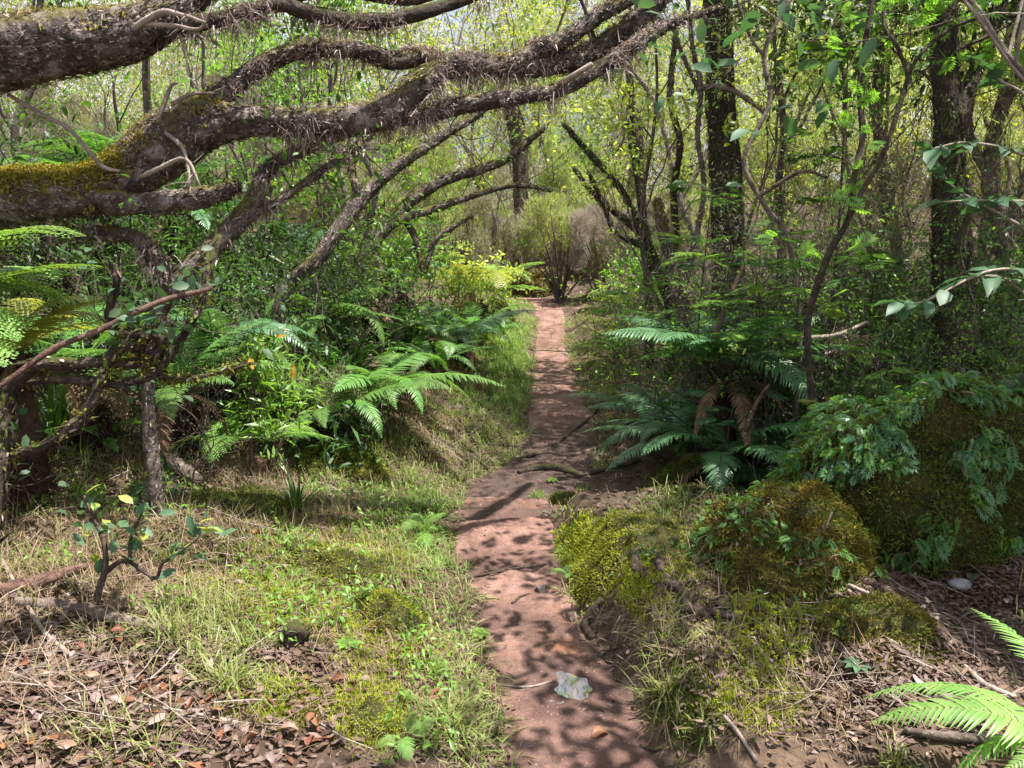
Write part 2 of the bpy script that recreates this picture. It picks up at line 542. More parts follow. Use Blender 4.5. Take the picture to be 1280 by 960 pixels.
M['dead_rust'] = leafmat('dead_rust', [(.20, .075, .036), (.26, .115, .065), (.14, .06, .036)], .2, .5, .4, (1.3, 1, .6))
M['dead_mauve'] = leafmat('dead_mauve', [(.21, .15, .14), (.30, .23, .215), (.15, .10, .095)], .1, .5, .4, (1.1, 1, .9))
M['dead_pale'] = leafmat('dead_pale', [(.30, .21, .15), (.25, .155, .10), (.36, .28, .22)], .15, .5, .4, (1.1, 1, .8))
M['fern_dark'] = leafmat('fern_dark', [(.06, .15, .065), (.085, .20, .085), (.11, .24, .095)], .3, .33, .5, (1.5, 1.7, .6))
M['fern_mid'] = leafmat('fern_mid', [(.09, .20, .045), (.13, .27, .065), (.17, .32, .08)], .38, .4, .4, (1.5, 1.6, .6))
M['fern_light'] = leafmat('fern_light', [(.16, .31, .07), (.22, .38, .10), (.28, .43, .12)], .42, .4, .4, (1.4, 1.45, .6))
M['fern_yellow'] = leafmat('fern_yellow', [(.30, .34, .05), (.36, .36, .08), (.22, .30, .05)], .42, .4, .4, (1.4, 1.35, .6))
M['leaf_dark'] = leafmat('leaf_dark', [(.020, .046, .017), (.032, .068, .025), (.048, .095, .032), (.025, .055, .02)], .25, .45, .3)
M['leaf_mid'] = leafmat('leaf_mid', [(.05, .11, .025), (.075, .15, .035), (.10, .19, .04), (.06, .13, .03)], .36, .46, .3)
M['leaf_bright'] = leafmat('leaf_bright', [(.13, .26, .045), (.19, .34, .065), (.26, .40, .08)], .45, .38, .4, (1.4, 1.5, .55))
M['leaf_lime'] = leafmat('leaf_lime', [(.30, .39, .08), (.41, .48, .12), (.50, .52, .17), (.26, .35, .08)], .48, .42, .35, (1.4, 1.4, .6))
M['leaf_blue'] = leafmat('leaf_blue', [(.06, .13, .07), (.09, .17, .09), (.05, .11, .05), (.12, .2, .11)], .32, .5, .3, (1.3, 1.6, .7))
M['leaf_yellow'] = leafmat('leaf_yellow', [(.60, .34, .03), (.62, .42, .05)], .35, .4, .4, (1.2, 1.1, .6))
M['heath_green'] = leafmat('heath_green', [(.40, .50, .16), (.48, .56, .22), (.54, .60, .30), (.34, .44, .15)], .5, .6, .2, (1.4, 1.45, .65))
M['heath_dull'] = leafmat('heath_dull', [(.18, .22, .09), (.24, .28, .12), (.32, .32, .18), (.34, .29, .22)], .38, .6, .2, (1.3, 1.35, .7))
M['heath_grey'] = leafmat('heath_grey', [(.40, .34, .32), (.50, .44, .42), (.34, .28, .26), (.42, .40, .28)], .3, .7, .2, (1.2, 1.1, .9))
M['shag'] = leafmat('shag', [(.14, .095, .085), (.32, .245, .23), (.56, .48, .46), (.11, .07, .06), (.26, .18, .14), (.66, .60, .57), (.42, .35, .33)], .2, .6, .3, (1.2, 1, .8), var=.1)
M['bark_moss'] = barkmat('bark_moss', (.026, .019, .016), (.10, .078, .07), (.38, .32, .30), (.16, .14, .035), .0, 1.6, 1.0, .75)
M['bark_dark'] = barkmat('bark_dark', (.018, .013, .010), (.05, .037, .029), (.14, .11, .09), (.07, .075, .02), .0, 1.8, 1.0, .4)
M['bark_grey'] = barkmat('bark_grey', (.05, .038, .032), (.12, .09, .078), (.24, .20, .18), None, 0, 1.6, .6)
M['bark_pale'] = barkmat('bark_pale', (.16, .12, .10), (.27, .22, .19), (.42, .36, .32), None, 0, 2.2, .5)
M['bark_red'] = barkmat('bark_red', (.06, .035, .028), (.13, .075, .06), (.22, .145, .12), None, 0, 2.4, .8, .4)
M['twig'] = barkmat('twig', (.03, .022, .018), (.065, .047, .037), (.14, .11, .09), None, 0, 3.0, .3, .3)
M['trunk_green'] = barkmat('trunk_green', (.020, .016, .012), (.045, .036, .026), (.10, .085, .06), (.06, .075, .018), .25, 1.5, 1.0, .35)
M['root'] = barkmat('root', (.035, .025, .019), (.09, .063, .048), (.19, .14, .11), None, 0, 2.4, 1.0, .35)
M['fibre'] = barkmat('fibre', (.02, .011, .008), (.055, .032, .023), (.11, .065, .048), None, 0, 3.0, .8, .2)

# water
m, nt, N, L = newmat('water')
bs = N.new('ShaderNodeBsdfPrincipled'); bs.inputs['Base Color'].default_value = (.10, .065, .05, 1); bs.inputs['Roughness'].default_value = 0.03
bs.inputs['Specular IOR Level'].default_value = 1.0
bs.inputs['Coat Weight'].default_value = 1.0; bs.inputs['Coat Roughness'].default_value = 0.02; bs.inputs['Coat IOR'].default_value = 2.2
o = N.new('ShaderNodeOutputMaterial'); gl = N.new('ShaderNodeBsdfGlossy'); gl.inputs['Roughness'].default_value = 0.03; gl.inputs['Color'].default_value = (.9, .92, .97, 1)
ms = N.new('ShaderNodeMixShader'); ms.inputs[0].default_value = .21; L.new(bs.outputs[0], ms.inputs[1]); L.new(gl.outputs[0], ms.inputs[2])
L.new(ms.outputs[0], o.inputs['Surface']); M['water'] = m

# ------------------------------------------------------------------ light, sky, camera
SUN_EL, SUN_AZ = R(70), R(92)
world = bpy.data.worlds.new('World'); sc.world = world; world.use_nodes = True
wn = world.node_tree; bg = wn.nodes['Background']
sky = wn.nodes.new('ShaderNodeTexSky'); sky.sky_type = 'NISHITA'; sky.sun_disc = False
sky.sun_elevation = SUN_EL; sky.sun_rotation = SUN_AZ
sky.dust_density = 2.0
wtc = wn.nodes.new('ShaderNodeTexCoord')
cf = ramp(wn, noise(wn, wtc.outputs['Generated'], 2.2, 6, 0.6, 0.3), [(0.40, (0, 0, 0)), (0.56, (1, 1, 1))])
wcol = mix(wn, cf, sky.outputs[0], (10, 10.2, 10.8))
wn.links.new(wcol, bg.inputs['Color']); bg.inputs['Strength'].default_value = 0.055
sl = bpy.data.lights.new('sun', 'SUN'); sl.energy = 5.0; sl.angle = R(0.53); sl.color = (1.0, .95, .87)
so = bpy.data.objects.new('sun', sl); C.objects.link(so)
sv = Vector((math.cos(SUN_EL) * math.sin(SUN_AZ), math.cos(SUN_EL) * math.cos(SUN_AZ), math.sin(SUN_EL)))
so.rotation_euler = sv.to_track_quat('Z', 'Y').to_euler(); so.location = (8, 12, 25)
SUNV = np.array(sv)

cam = bpy.data.cameras.new('camera'); cam.sensor_width = 36; cam.lens = 36 * FPX / 1280; cam.clip_end = 500; cam.clip_start = 0.05
co = bpy.data.objects.new('camera', cam); C.objects.link(co); co.location = (0, 0, CAM_H); co.rotation_euler = (math.pi / 2 - PITCH, 0, 0)
sc.camera = co
vs = sc.view_settings; vs.view_transform = 'Standard'; vs.look = 'None'; vs.gamma = 1; vs.use_curve_mapping = False
vs.exposure = 1.52
sc.cycles.use_denoising = True
sc.cycles.max_bounces = 8; sc.cycles.diffuse_bounces = 4; sc.cycles.glossy_bounces = 3; sc.cycles.transmission_bounces = 6
sc.cycles.sample_clamp_indirect = 6

# ------------------------------------------------------------------ ground and path
def sheet(xs, ys, zf):
    X, Y = np.meshgrid(xs, ys)
    V = np.stack([X, Y, zf(X, Y)], -1).reshape(-1, 3)
    nx = len(xs); ny = len(ys)
    i = np.arange(ny - 1)[:, None] * nx; j = np.arange(nx - 1)[None, :]
    return V, np.stack([i + j, i + j + 1, i + nx + j + 1, i + nx + j], -1).reshape(-1, 4)


def spaced(a, b, n, p):
    t = np.linspace(-1, 1, n); return (a + b) / 2 + (b - a) / 2 * np.sign(t) * np.abs(t) ** p


xs = np.concatenate([np.linspace(-60, -6, 40)[:-1], np.linspace(-6, -2, 70)[:-1], np.linspace(-2, 2.5, 190)[:-1], np.linspace(2.5, 7, 70)[:-1], np.linspace(7, 60, 40)])
ys = np.concatenate([np.linspace(-20, 1, 30)[:-1], np.linspace(1, 6, 220)[:-1], np.linspace(6, 17, 180)[:-1], np.linspace(17, 120, 60)])
g = Geo(); V, q = sheet(xs, ys, height); g.add(V, q)
solo('ground', g, M['ground'], 'dark forest floor soil with dead leaves and moss', None, kind='structure')

# path: a strip that rises out of the soil between its two ragged edges
g = Geo()
py_ = np.concatenate([np.linspace(0.8, 6.5, 480)[:-1], np.linspace(6.5, 17.5, 160)])
tt = np.linspace(-0.10, 1.10, 80)
l, r = path_lr(py_)
nzl = 0.07 * (vnoise(py_ * 4.3, py_ * 0 + 1.5) - .5) + .05 * (vnoise(py_ * 13, py_ * 0 + 4.5) - .5)
nzr = 0.07 * (vnoise(py_ * 4.1, py_ * 0 + 8.5) - .5) + .05 * (vnoise(py_ * 12, py_ * 0 + 6.5) - .5)
l = l + nzl; r = r + nzr; w_ = r - l; l = l + .03 * w_; r = r - .05 * w_ * np.interp(py_, [3, 6, 9], [0, 1.6, 2.2])
X = l[:, None] + (r - l)[:, None] * tt[None, :]
Y = np.repeat(py_[:, None], len(tt), 1)
edge = np.minimum(tt, 1 - tt)
Z = height(X, Y) + 0.007 - 0.06 * sst((0.03 - edge) / 0.12)[None, :]
n0, n1 = X.shape
i = np.arange(n0 - 1)[:, None] * n1; j = np.arange(n1 - 1)[None, :]
g.add(np.stack([X, Y, Z], -1).reshape(-1, 3), np.stack([i + j, i + j + 1, i + n1 + j + 1, i + n1 + j], -1).reshape(-1, 4))
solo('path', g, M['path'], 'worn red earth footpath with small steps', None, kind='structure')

# puddle: a level sheet of water; the uneven bottom of the hollow draws its shoreline
g = Geo()
th = np.linspace(0, 2 * math.pi, 64, endpoint=False)
rr = 1 + 0.12 * np.sin(3 * th + 1) + .08 * np.sin(5 * th + 2)
V = np.stack([PUD[0] + .11 * rr * np.cos(th), PUD[1] + .14 * rr * np.sin(th), np.full(64, PUD[2] - 0.003 + 0.007)], -1)
V = np.vstack([V, [PUD[0], PUD[1], PUD[2] + 0.004]])
g.add(V, None, np.stack([np.arange(64), (np.arange(64) + 1) % 64, np.full(64, 64)], -1))
solo('puddle', g, M['water'], 'small rainwater puddle in the red path reflecting the pale sky', 'puddle', kind='structure', smooth=False)
#@@PART2

# ------------------------------------------------------------------ epiphytes: shaggy tufts on a limb
def shag(g, A, n, L=0.05, W=0.006, where='all', m=0, s0=0.0, s1=1.0):
    """little ragged scraps of dry fern and lichen growing out of the bark, hanging a little"""
    P = A[:, :3]; r = A[:, 3]
    T = unit(np.gradient(P, axis=0))
    ncl = max(n // 14, 1)
    ts = rng.uniform(s0, s1, ncl * 2) * (len(P) - 1.001)
    arc = np.concatenate([[0], np.cumsum(np.linalg.norm(np.diff(P, axis=0), axis=1))])
    ts = ts[vnoise(arc[ts.astype(int)] * 5.5 + 3.3, arc[ts.astype(int)] * 0 + ncl * .37) > .5]; ncl = len(ts)
    if ncl == 0: return
    i = ts.astype(int); f = (ts - i)[:, None]
    p = P[i] * (1 - f) + P[i + 1] * f; t = T[i]; rad = r[i]
    up = np.array([0, 0, 1.0])
    s = unit(np.cross(t, up)); u = np.cross(s, t)
    th = rng.uniform(0, 2 * math.pi, ncl)
    if where == 'top': th = rng.normal(0, .75, ncl)
    if where == 'low': th = math.pi + rng.normal(0, .9, ncl)
    o = np.cos(th)[:, None] * u + np.sin(th)[:, None] * s
    p = p + o * rad[:, None] * 0.97
    k = 14
    p = np.repeat(p, k, 0); o = np.repeat(o, k, 0); n = len(p)
    d = unit(o * 0.35 + rdir(n) * 1.0 + np.array([0, 0, -0.30]))
    sz = np.repeat(rng.uniform(.5, 1.5, ncl), k) * rng.uniform(.35, 1.3, n)
    leaves(g, p + rng.normal(0, .35 * L + .006, (n, 3)), d, rdir(n), L * sz, W * (0.6 + sz), 'strap', rng.uniform(-.5, 1.2, n), m)


def flakes(g, A, n, L=.03, W=.009, s0=0., s1=1., m=0):
    """scales of loose bark and crusts of lichen lying along a limb"""
    P = A[:, :3]; T = unit(np.gradient(P, axis=0))
    ts = rng.uniform(s0, s1, n) * (len(P) - 1.001); i = ts.astype(int); f = (ts - i)[:, None]
    p = P[i] * (1 - f) + P[i + 1] * f; t = T[i]
    s = unit(np.cross(t, rdir(1)[0])); u = np.cross(s, t); th = rng.uniform(0, 6.283, n)
    o = np.cos(th)[:, None] * u + np.sin(th)[:, None] * s
    p = p + o * (A[i, 3] * rng.uniform(.93, 1.06, n))[:, None]
    leaves(g, p, t * rng.choice([-1, 1], n)[:, None] + o * rng.uniform(-.1, .45, n)[:, None] + rdir(n) * .3, o + rdir(n) * .35, L * rng.uniform(.4, 1.4, n), W * rng.uniform(.5, 1.4, n), 'strap', rng.uniform(-.2, .3, n), m)


def mossfuzz(g, P, Nn, n, L=0.02, W=0.004, m=0):
    k = rng.integers(0, len(P), n)
    p = P[k]; o = Nn[k]
    leaves(g, p + rng.normal(0, .004, (n, 3)), unit(o + rdir(n) * .8), rdir(n), L * rng.uniform(.5, 1.4, n), W, 'strap', .1, m)


def sidetwigs(g, A, n, length, r, level=1, up=0.1, tips=None, s0=0.1, s1=1.0, spread=.7, dirn=None, sides=5, kids=(2, 3), wander=.35):
    T = unit(np.gradient(A[:, :3], axis=0))
    out = [] if tips is None else tips
    for _ in range(n):
        i = int(rng.uniform(s0, s1) * (len(A) - 1))
        d = unit(T[i] * .5 + rdir(1, .2)[0]) if dirn is None else unit(np.asarray(dirn) + .8 * rdir(1)[0])
        grow(g, A[i, :3], d, length * rng.uniform(.5, 1.3), min(r, A[i, 3] * .7), level, out, spread, up, kids, wander, sides)
    return out


# ------------------------------------------------------------------ the big leaning tree whose limb crosses the path
b0 = ground(-3.05, 2.9)
big = thing('mossy_tree', 'old leaning tree with a thick moss covered limb arching over the red path', 'tree', b0)
g = Geo()
TR = np.array([b0 - [0, 0, .2], b0 + [.05, .05, .5], b0 + [.16, .05, .95], b0 + [.35, .06, 1.25]]); TRr = np.array([.19, .16, .145, .13])
join = at(-130, 262, 3.0)
main = [(-130, 262, 3.0, 42), (-40, 255, 3.0, 37), (40, 243, 3.05, 33), (110, 241, 3.1, 32), (165, 216, 3.15, 34), (205, 184, 3.2, 38), (250, 158, 3.25, 37), (310, 152, 3.3, 29),
        (380, 153, 3.35, 26), (440, 152, 3.4, 26), (490, 136, 3.45, 26), (522, 106, 3.5, 25), (560, 84, 3.6, 22), (620, 82, 3.7, 21), (680, 82, 3.8, 21), (730, 70, 3.9, 21),
        (780, 36, 4.0, 19), (830, -5, 4.1, 17), (890, -70, 4.3, 14), (960, -170, 4.6, 9)]
main = [(a, b, c, d * (.95 if a < 230 else .82 if a < 300 else .64)) for a, b, c, d in main]
P, r = pxline(main)
A = np.vstack([np.column_stack([TR, TRr]), np.column_stack([P, r])])
A = smooth_line(A, 18)
tube(g, A[:, :3], A[:, 3], 44, .13, frame=True)
A_main = A
part('trunk', g, M['bark_moss'], big)
g = Geo()
A_b = pxtube(g, [(470, 146, 3.45, 14), (530, 143, 3.5, 10), (580, 131, 3.55, 10), (640, 122, 3.6, 9), (700, 112, 3.7, 8), (745, 88, 3.75, 8), (790, 60, 3.8, 8), (840, 30, 3.9, 5), (900, 10, 4, 3)], 30, 16, .15)
part('limb', g, M['bark_moss'], big)
g = Geo()
A_c = pxtube(g, [(235, 152, 3.25, 20), (285, 113, 3.3, 12), (330, 80, 3.35, 11), (380, 62, 3.4, 10), (440, 62, 3.45, 9), (490, 75, 3.5, 11), (525, 72, 3.55, 10), (560, 84, 3.6, 11)], 30, 16, .16)
part('limb', g, M['bark_moss'], big)
g = Geo()
A_d = pxtube(g, [(630, 84, 3.7, 11), (675, 62, 3.75, 11), (710, 46, 3.8, 10), (745, 22, 3.85, 9), (800, -10, 3.9, 8), (870, -60, 4.0, 7)], 26, 14, .15)
part('limb', g, M['bark_moss'], big)
g = Geo()
A_s = pxtube(g, [(120, 246, 3.08, 16), (170, 256, 3.05, 14), (225, 251, 3.02, 13), (268, 244, 3.0, 12), (288, 235, 2.98, 8), (294, 236, 2.97, 5)], 20, 10, .25)
part('broken_stub', g, M['bark_moss'], big, label='snapped reddish brown branch stub below the mossy limb')
# upper limb leaving the frame at the left
g = Geo()
A_e = pxtube(g, [(-330, 300, 2.75, 44), (-230, 180, 2.7, 46), (-120, 92, 2.7, 46), (0, 68, 2.75, 43), (80, 56, 2.8, 38), (150, 46, 2.85, 32), (200, 24, 2.9, 25), (240, -6, 2.95, 19), (290, -50, 3.05, 14), (380, -130, 3.3, 9)], 44, 18, .13)
part('upper_limb', g, M['bark_moss'], big)
g = Geo()
A_f = pxtube(g, [(190, 28, 2.9, 12), (250, 28, 2.92, 10), (310, 14, 3, 9), (350, 6, 3.05, 9), (400, 20, 3.1, 10), (450, 27, 3.15, 10), (500, 22, 3.2, 9), (560, 6, 3.3, 8), (640, -24, 3.5, 6)], 12, 6, .18)
A_f2 = pxtube(g, [(340, 5, 3.05, 6), (380, -10, 3.1, 10), (420, -14, 3.1, 9), (520, 0, 3.3, 6), (600, -40, 3.4, 5)], 10, 5, .18)
part('limb', g, M['bark_dark'], big)
g = Geo()
for A_, n_ in ((A_main, 4200), (A_b, 2600), (A_c, 2600), (A_d, 1600), (A_f, 1200), (A_f2, 700)):
    shag(g, A_, n_, .017, .0026, 'all', 0, .36 if A_ is A_main else 0, .97)
for A_, n_ in ((A_main, 6500), (A_b, 3000), (A_c, 4500), (A_d, 2600), (A_e, 1800)):
    shag(g, A_, n_, .017, .0028, 'top', 0, .34 if A_ is A_main else .15, .95)
shag(g, A_b, 2200, .05, .0022, 'low', 0, 0, .9); shag(g, A_main, 2600, .055, .0022, 'low', 0, .5, .9); shag(g, A_c, 1200, .04, .002, 'low', 0); shag(g, A_f, 1200, .05, .002, 'low', 0)
part('dry_epiphytes', g, M['shag'], big, label='mauve brown shaggy scraps hanging from the limbs')['kind'] = 'stuff'
g = Geo()
for A_, n_ in ((A_main, 3600), (A_b, 1500), (A_c, 1500), (A_d, 800), (A_e, 2600), (A_s, 300)):
    flakes(g, A_, n_ * 2, .028, .007, .1 if A_ is A_main else 0, 1, 0); flakes(g, A_, n_ // 2, .014, .007, .1 if A_ is A_main else 0, 1, 1); flakes(g, A_, n_, .035, .006, 0, 1, 2)
part('bark_scales', g, [M['bark_moss'], M['shag'], M['bark_dark']], big)['kind'] = 'stuff'
g = Geo()
for q in range(5):
    shag(g, A_main, 4200, .011, .0032, 'top', 0, .20, .38); shag(g, A_main, 250, .010, .0032, 'all', 0, .20, .40)
shag(g, A_main, 2500, .011, .0035, 'top', 0, .36, .46); shag(g, A_e, 1500, .012, .0035, 'top', 0, .2, .6); shag(g, A_b, 900, .012, .0035, 'top', 0, .2, .5)
part('moss', g, M['moss_gold'], big, label='golden yellow moss along the top of the lower limb')['kind'] = 'stuff'
def dead_twig(a_, n_, l_, r_):
    sidetwigs(g, a_, n_, l_, r_, 0)
    part('dead_twig', g, M['bark_pale'], big, label='bleached dead twig sticking out of the mossy limb')


for L_ in ([(190, 175, 3.12, 4), (205, 130, 3.1, 3), (214, 108, 3.1, 2.2), (222, 104, 3.1, 1)], [(215, 130, 3.1, 3), (240, 118, 3.08, 2), (268, 116, 3.06, 1.2)],
           [(205, 165, 3.1, 3), (228, 185, 3.05, 2.5), (236, 215, 3.0, 2), (238, 240, 2.98, 1.5), (246, 250, 2.97, .8)],
           [(175, 222, 3.0, 3), (200, 210, 2.97, 3), (232, 199, 2.95, 2.5), (250, 232, 2.94, 1)], [(232, 199, 2.95, 2), (242, 216, 2.95, 1.5), (236, 236, 2.95, .8)],
           [(10, 118, 2.8, 2.5), (35, 133, 2.82, 3.2), (55, 145, 2.85, 3.2), (85, 160, 2.9, 3.2), (108, 185, 2.95, 3), (128, 208, 3.0, 3), (150, 214, 3.02, 2)]):
    g = Geo(); dead_twig(pxtube(g, L_, 6, 5, .1), 4, .10, .0018)
for L_ in ([(690, 112, 3.7, 5), (740, 80, 3.6, 3)], [(160, 40, 2.8, 4), (200, 16, 2.75, 4), (225, 18, 2.72, 3), (256, 28, 2.7, 2)], [(170, 30, 2.8, 3), (215, 32, 2.75, 3), (250, 36, 2.72, 2), (262, 14, 2.7, 2)]):
    g = Geo(); dead_twig(pxtube(g, L_, 6, 5, .1), 3, .12, .002)
g = Geo(); tips = []
sidetwigs(g, A_main, 26, .16, .0022, 0, s0=.4); sidetwigs(g, A_c, 10, .15, .002, 0); sidetwigs(g, A_e, 10, .2, .003, 1, s0=.3)
for A_, a, b, n_ in ((A_main, .84, 1, 5), (A_e, .75, 1, 4), (A_d, .7, 1, 3)):
    sidetwigs(g, A_, n_, .9, .012, 2, .35, tips, a, b, .8, (0, .2, 1))
leaf_on_tips(g, tips, 3, .05, .022, 'oval', .06, .6, keep=.6, m=1)
part('crown', g, [M['twig'], M['leaf_mid']], big)

# ------------------------------------------------------------------ named trees, placed along traced stems
def traced_tree(name, label, cat, stems, bark='bark_grey', twigs=6, tlen=.5, tlev=2, leaf=None, per=3, L=.03, W=.014, lk='oval', group=None, base=None,
                keep=1.0, bump=.12, moss=None, sides=10, k=6, up=.25, spread=.75, s0=.35, crown='crown', droop=.1, jit=.03, tr=.006, parts=('trunk', 'stem')):
    P0, _ = pxline(stems[0])
    b = np.array(base) if base is not None else P0[0]
    root = thing(name, label, cat, b, group)
    g = Geo(); As = []
    for i, s in enumerate(stems):
        if i == 1: 
            part(parts[0], g, M[bark], root); g = Geo()
        P, r = pxline(s)
        if i == 0 and base is not None:
            P = np.vstack([b - [0, 0, .08], P]); r = np.concatenate([[r[0] * 1.35], r])
        A = smooth_line(np.column_stack([P, r]), k)
        tube(g, A[:, :3], np.maximum(A[:, 3], .001), sides, bump, frame=True); As.append(A)
        if len(stems) > 1 and i > 0:
            part(parts[1], g, M[bark], root); g = Geo()
    if len(stems) == 1: part(parts[0], g, M[bark], root)
    if max(A[:, 3].max() for A in As) > .03:
        g = Geo()
        for A in As:
            n_ = int(9000 * np.linalg.norm(np.diff(A[:, :3], axis=0), axis=1).sum() * A[:, 3].mean()) + 20
            flakes(g, A, n_, .045, .010, 0, 1, 0); flakes(g, A, n_ // 6, .02, .009, 0, 1, 1); flakes(g, A, n_ // 2, .02, .010, 0, 1, 2)
        part('bark_scales', g, [M[bark], M['shag'], M['moss_green']], root)['kind'] = 'stuff'
    tips = []; g = Geo()
    for A in As:
        sidetwigs(g, A, twigs, tlen, tr, tlev, up, tips, s0, 1.0, spread)
    if leaf and tips:
        leaf_on_tips(g, tips, per, L, W, lk, jit, .6, droop=droop, keep=keep, m=1)
    if g.n: part(crown, g, [M['twig' if bark != 'bark_pale' else bark], M[leaf or 'leaf_mid']], root)
    if moss:
        g = Geo()
        for A in As: shag(g, A, moss[1], moss[2], .005, moss[3] if len(moss) > 3 else 'all')
        part('moss', g, M[moss[0]], root)['kind'] = 'stuff'
    return root, As, tips


def gb(px, py, d):
    p = at(px, py, d); return ground(p[0], p[1])


# gnarled tree at the left edge
traced_tree('gnarled_tree', 'gnarled bare tree at the left edge with crooked grey branches reaching over the ferns', 'tree',
            [[(-40, 760, 2.25, 26), (-20, 640, 2.25, 22), (0, 540, 2.3, 17), (8, 492, 2.3, 11)],
             [(6, 495, 2.3, 9), (22, 478, 2.3, 9), (48, 455, 2.3, 10), (85, 455, 2.32, 8), (130, 452, 2.36, 7), (165, 455, 2.4, 7), (188, 446, 2.42, 6), (203, 432, 2.42, 6), (196, 420, 2.4, 6), (170, 417, 2.38, 6), (148, 416, 2.36, 6), (140, 408, 2.35, 6), (138, 384, 2.33, 5), (146, 350, 2.3, 4), (142, 330, 2.3, 4)],
             [(30, 476, 2.3, 6), (70, 473, 2.32, 6), (110, 476, 2.35, 6), (150, 478, 2.4, 6), (190, 468, 2.42, 6), (215, 440, 2.45, 5), (235, 410, 2.46, 5), (250, 380, 2.48, 5), (258, 350, 2.5, 5), (262, 325, 2.55, 5), (275, 295, 2.6, 4)],
             [(190, 466, 2.42, 3), (230, 474, 2.45, 3), (275, 465, 2.5, 2.4), (310, 455, 2.55, 2)],
             [(10, 570, 2.3, 7), (50, 558, 2.28, 6), (85, 538, 2.28, 6), (110, 510, 2.3, 6), (128, 472, 2.32, 5), (138, 445, 2.34, 5), (160, 433, 2.36, 4)],
             [(185, 460, 2.42, 5), (172, 448, 2.42, 7), (178, 425, 2.42, 7), (195, 405, 2.44, 5)]],
            'bark_dark', 2, .16, 1, 'leaf_blue', 2, .045, .028, 'oval', base=gb(-42, 780, 2.25), keep=.5, moss=('moss_rust', 160, .012), tr=.003, parts=('trunk', 'branch'))
# leaning gnarled stems behind it
traced_tree('leaning_tree', 'crooked moss flecked tree leaning right beneath the big overhanging limb', 'tree',
            [[(185, 470, 3.3, 8), (205, 375, 3.3, 10), (225, 345, 3.3, 11), (258, 315, 3.35, 12), (295, 280, 3.4, 12), (318, 250, 3.45, 11), (332, 215, 3.5, 9), (370, 190, 3.55, 8), (440, 165, 3.6, 6)],
             [(215, 362, 3.3, 12), (204, 340, 3.25, 11), (190, 318, 3.2, 10), (172, 298, 3.2, 9), (140, 292, 3.2, 10), (105, 292, 3.2, 8)],
             [(300, 276, 3.4, 6), (350, 250, 3.5, 5), (400, 215, 3.6, 4), (450, 180, 3.7, 4)]],
            'bark_moss', 5, .35, 2, 'leaf_mid', 2, .04, .02, 'oval', base=gb(188, 560, 3.3), keep=.35, moss=('shag', 420, .03), tr=.004)
traced_tree('fallen_stalk', 'long straight reddish stalk leaning up across the crooked branches at the left', 'stalk',
            [[(-12, 492, 2.2, 3), (60, 440, 2.25, 4), (95, 424, 2.27, 3.6), (130, 410, 2.3, 4), (200, 377, 2.34, 3.6), (255, 363, 2.38, 3), (272, 354, 2.4, 2)]], 'bark_red', 3, .14, 0, bump=.12, s0=.6, tr=.0016, parts=('stalk', 'stem'))
# dark mossy trunks at the right
_, A5, _ = traced_tree('mossy_trunk_tree', 'dark upright tree trunk with black moss, right of the path behind the green saplings', 'tree',
            [[(912, 420, 7.0, 22), (910, 330, 7.0, 20), (908, 230, 7.0, 20), (902, 150, 7.0, 18), (899, 70, 7.0, 16), (894, 0, 7.0, 15), (880, -120, 7.0, 17), (850, -300, 7.1, 12), (800, -480, 7.3, 6)],
             [(892, -30, 7, 9), (940, -110, 6.8, 8), (1010, -220, 6.6, 6), (1060, -360, 6.4, 3)],
             [(885, -80, 7, 8), (840, -160, 6.8, 6), (760, -240, 6.4, 4), (700, -300, 6.0, 2)]],
            'trunk_green', 7, 1.2, 2, 'leaf_mid', 9, .08, .036, 'oval', base=gb(914, 470, 7.0), moss=('shag', 500, .06, 'low'), s0=.55, tr=.012, jit=.1)
_, A6, _ = traced_tree('mossy_trunk_tree', 'thick dark mossy trunk rising from the fern covered mound at the far right', 'tree',
            [[(1185, 520, 5.2, 30), (1190, 440, 5.2, 27), (1192, 360, 5.2, 24), (1188, 290, 5.2, 22), (1186, 200, 5.2, 18), (1182, 100, 5.2, 16), (1178, 0, 5.2, 15), (1165, -150, 5.3, 17), (1120, -360, 5.5, 11), (1080, -560, 5.7, 6)],
             [(1185, 180, 5.2, 10), (1215, 100, 5.3, 9), (1240, 40, 5.4, 8), (1270, -60, 5.5, 7), (1350, -260, 5.6, 4)],
             [(1180, 60, 5.2, 9), (1150, -40, 5.2, 8), (1080, -160, 5.4, 6), (990, -260, 5.6, 3)]],
            'trunk_green', 8, 1.2, 2, 'leaf_dark', 9, .08, .036, 'oval', base=gb(1185, 560, 5.2), moss=('moss_green', 900, .03), s0=.55, tr=.013, jit=.12)
# slender saplings in front of them
traced_tree('sapling', 'tall slender sapling with a wavy dark forked stem in front of the thick mossy trunk', 'sapling',
            [[(985, 640, 4.0, 5.0), (1005, 560, 4.0, 5.0), (1014, 500, 4.0, 4.3), (1010, 440, 4.0, 4.3), (1012, 390, 4.0, 4.3), (1035, 320, 4.0, 4.3), (1062, 270, 4.0, 3.7), (1068, 220, 4.0, 3.7), (1078, 170, 4.05, 3.7), (1074, 110, 4.1, 3.1), (1082, 50, 4.1, 3.1), (1092, -10, 4.1, 3.1), (1100, -90, 4.1, 1.9)],
             [(1052, 290, 4.0, 3.1), (1080, 235, 4.0, 3.1), (1105, 190, 4.0, 3.1), (1128, 120, 4.0, 3.1), (1142, 80, 4.0, 2.5), (1175, 45, 4.0, 2.5), (1220, 24, 4.0, 2.1), (1300, 20, 4.0, 1.9)],
             [(1136, 95, 4.0, 2.5), (1120, 55, 4.0, 2.5), (1105, 30, 4.05, 2.2), (1108, -20, 4.1, 1.9)]],
            'bark_dark', 12, .34, 1, 'leaf_bright', 2, .10, .03, 'pinnate', base=gb(985, 660, 4.0), keep=.32, tr=.004)
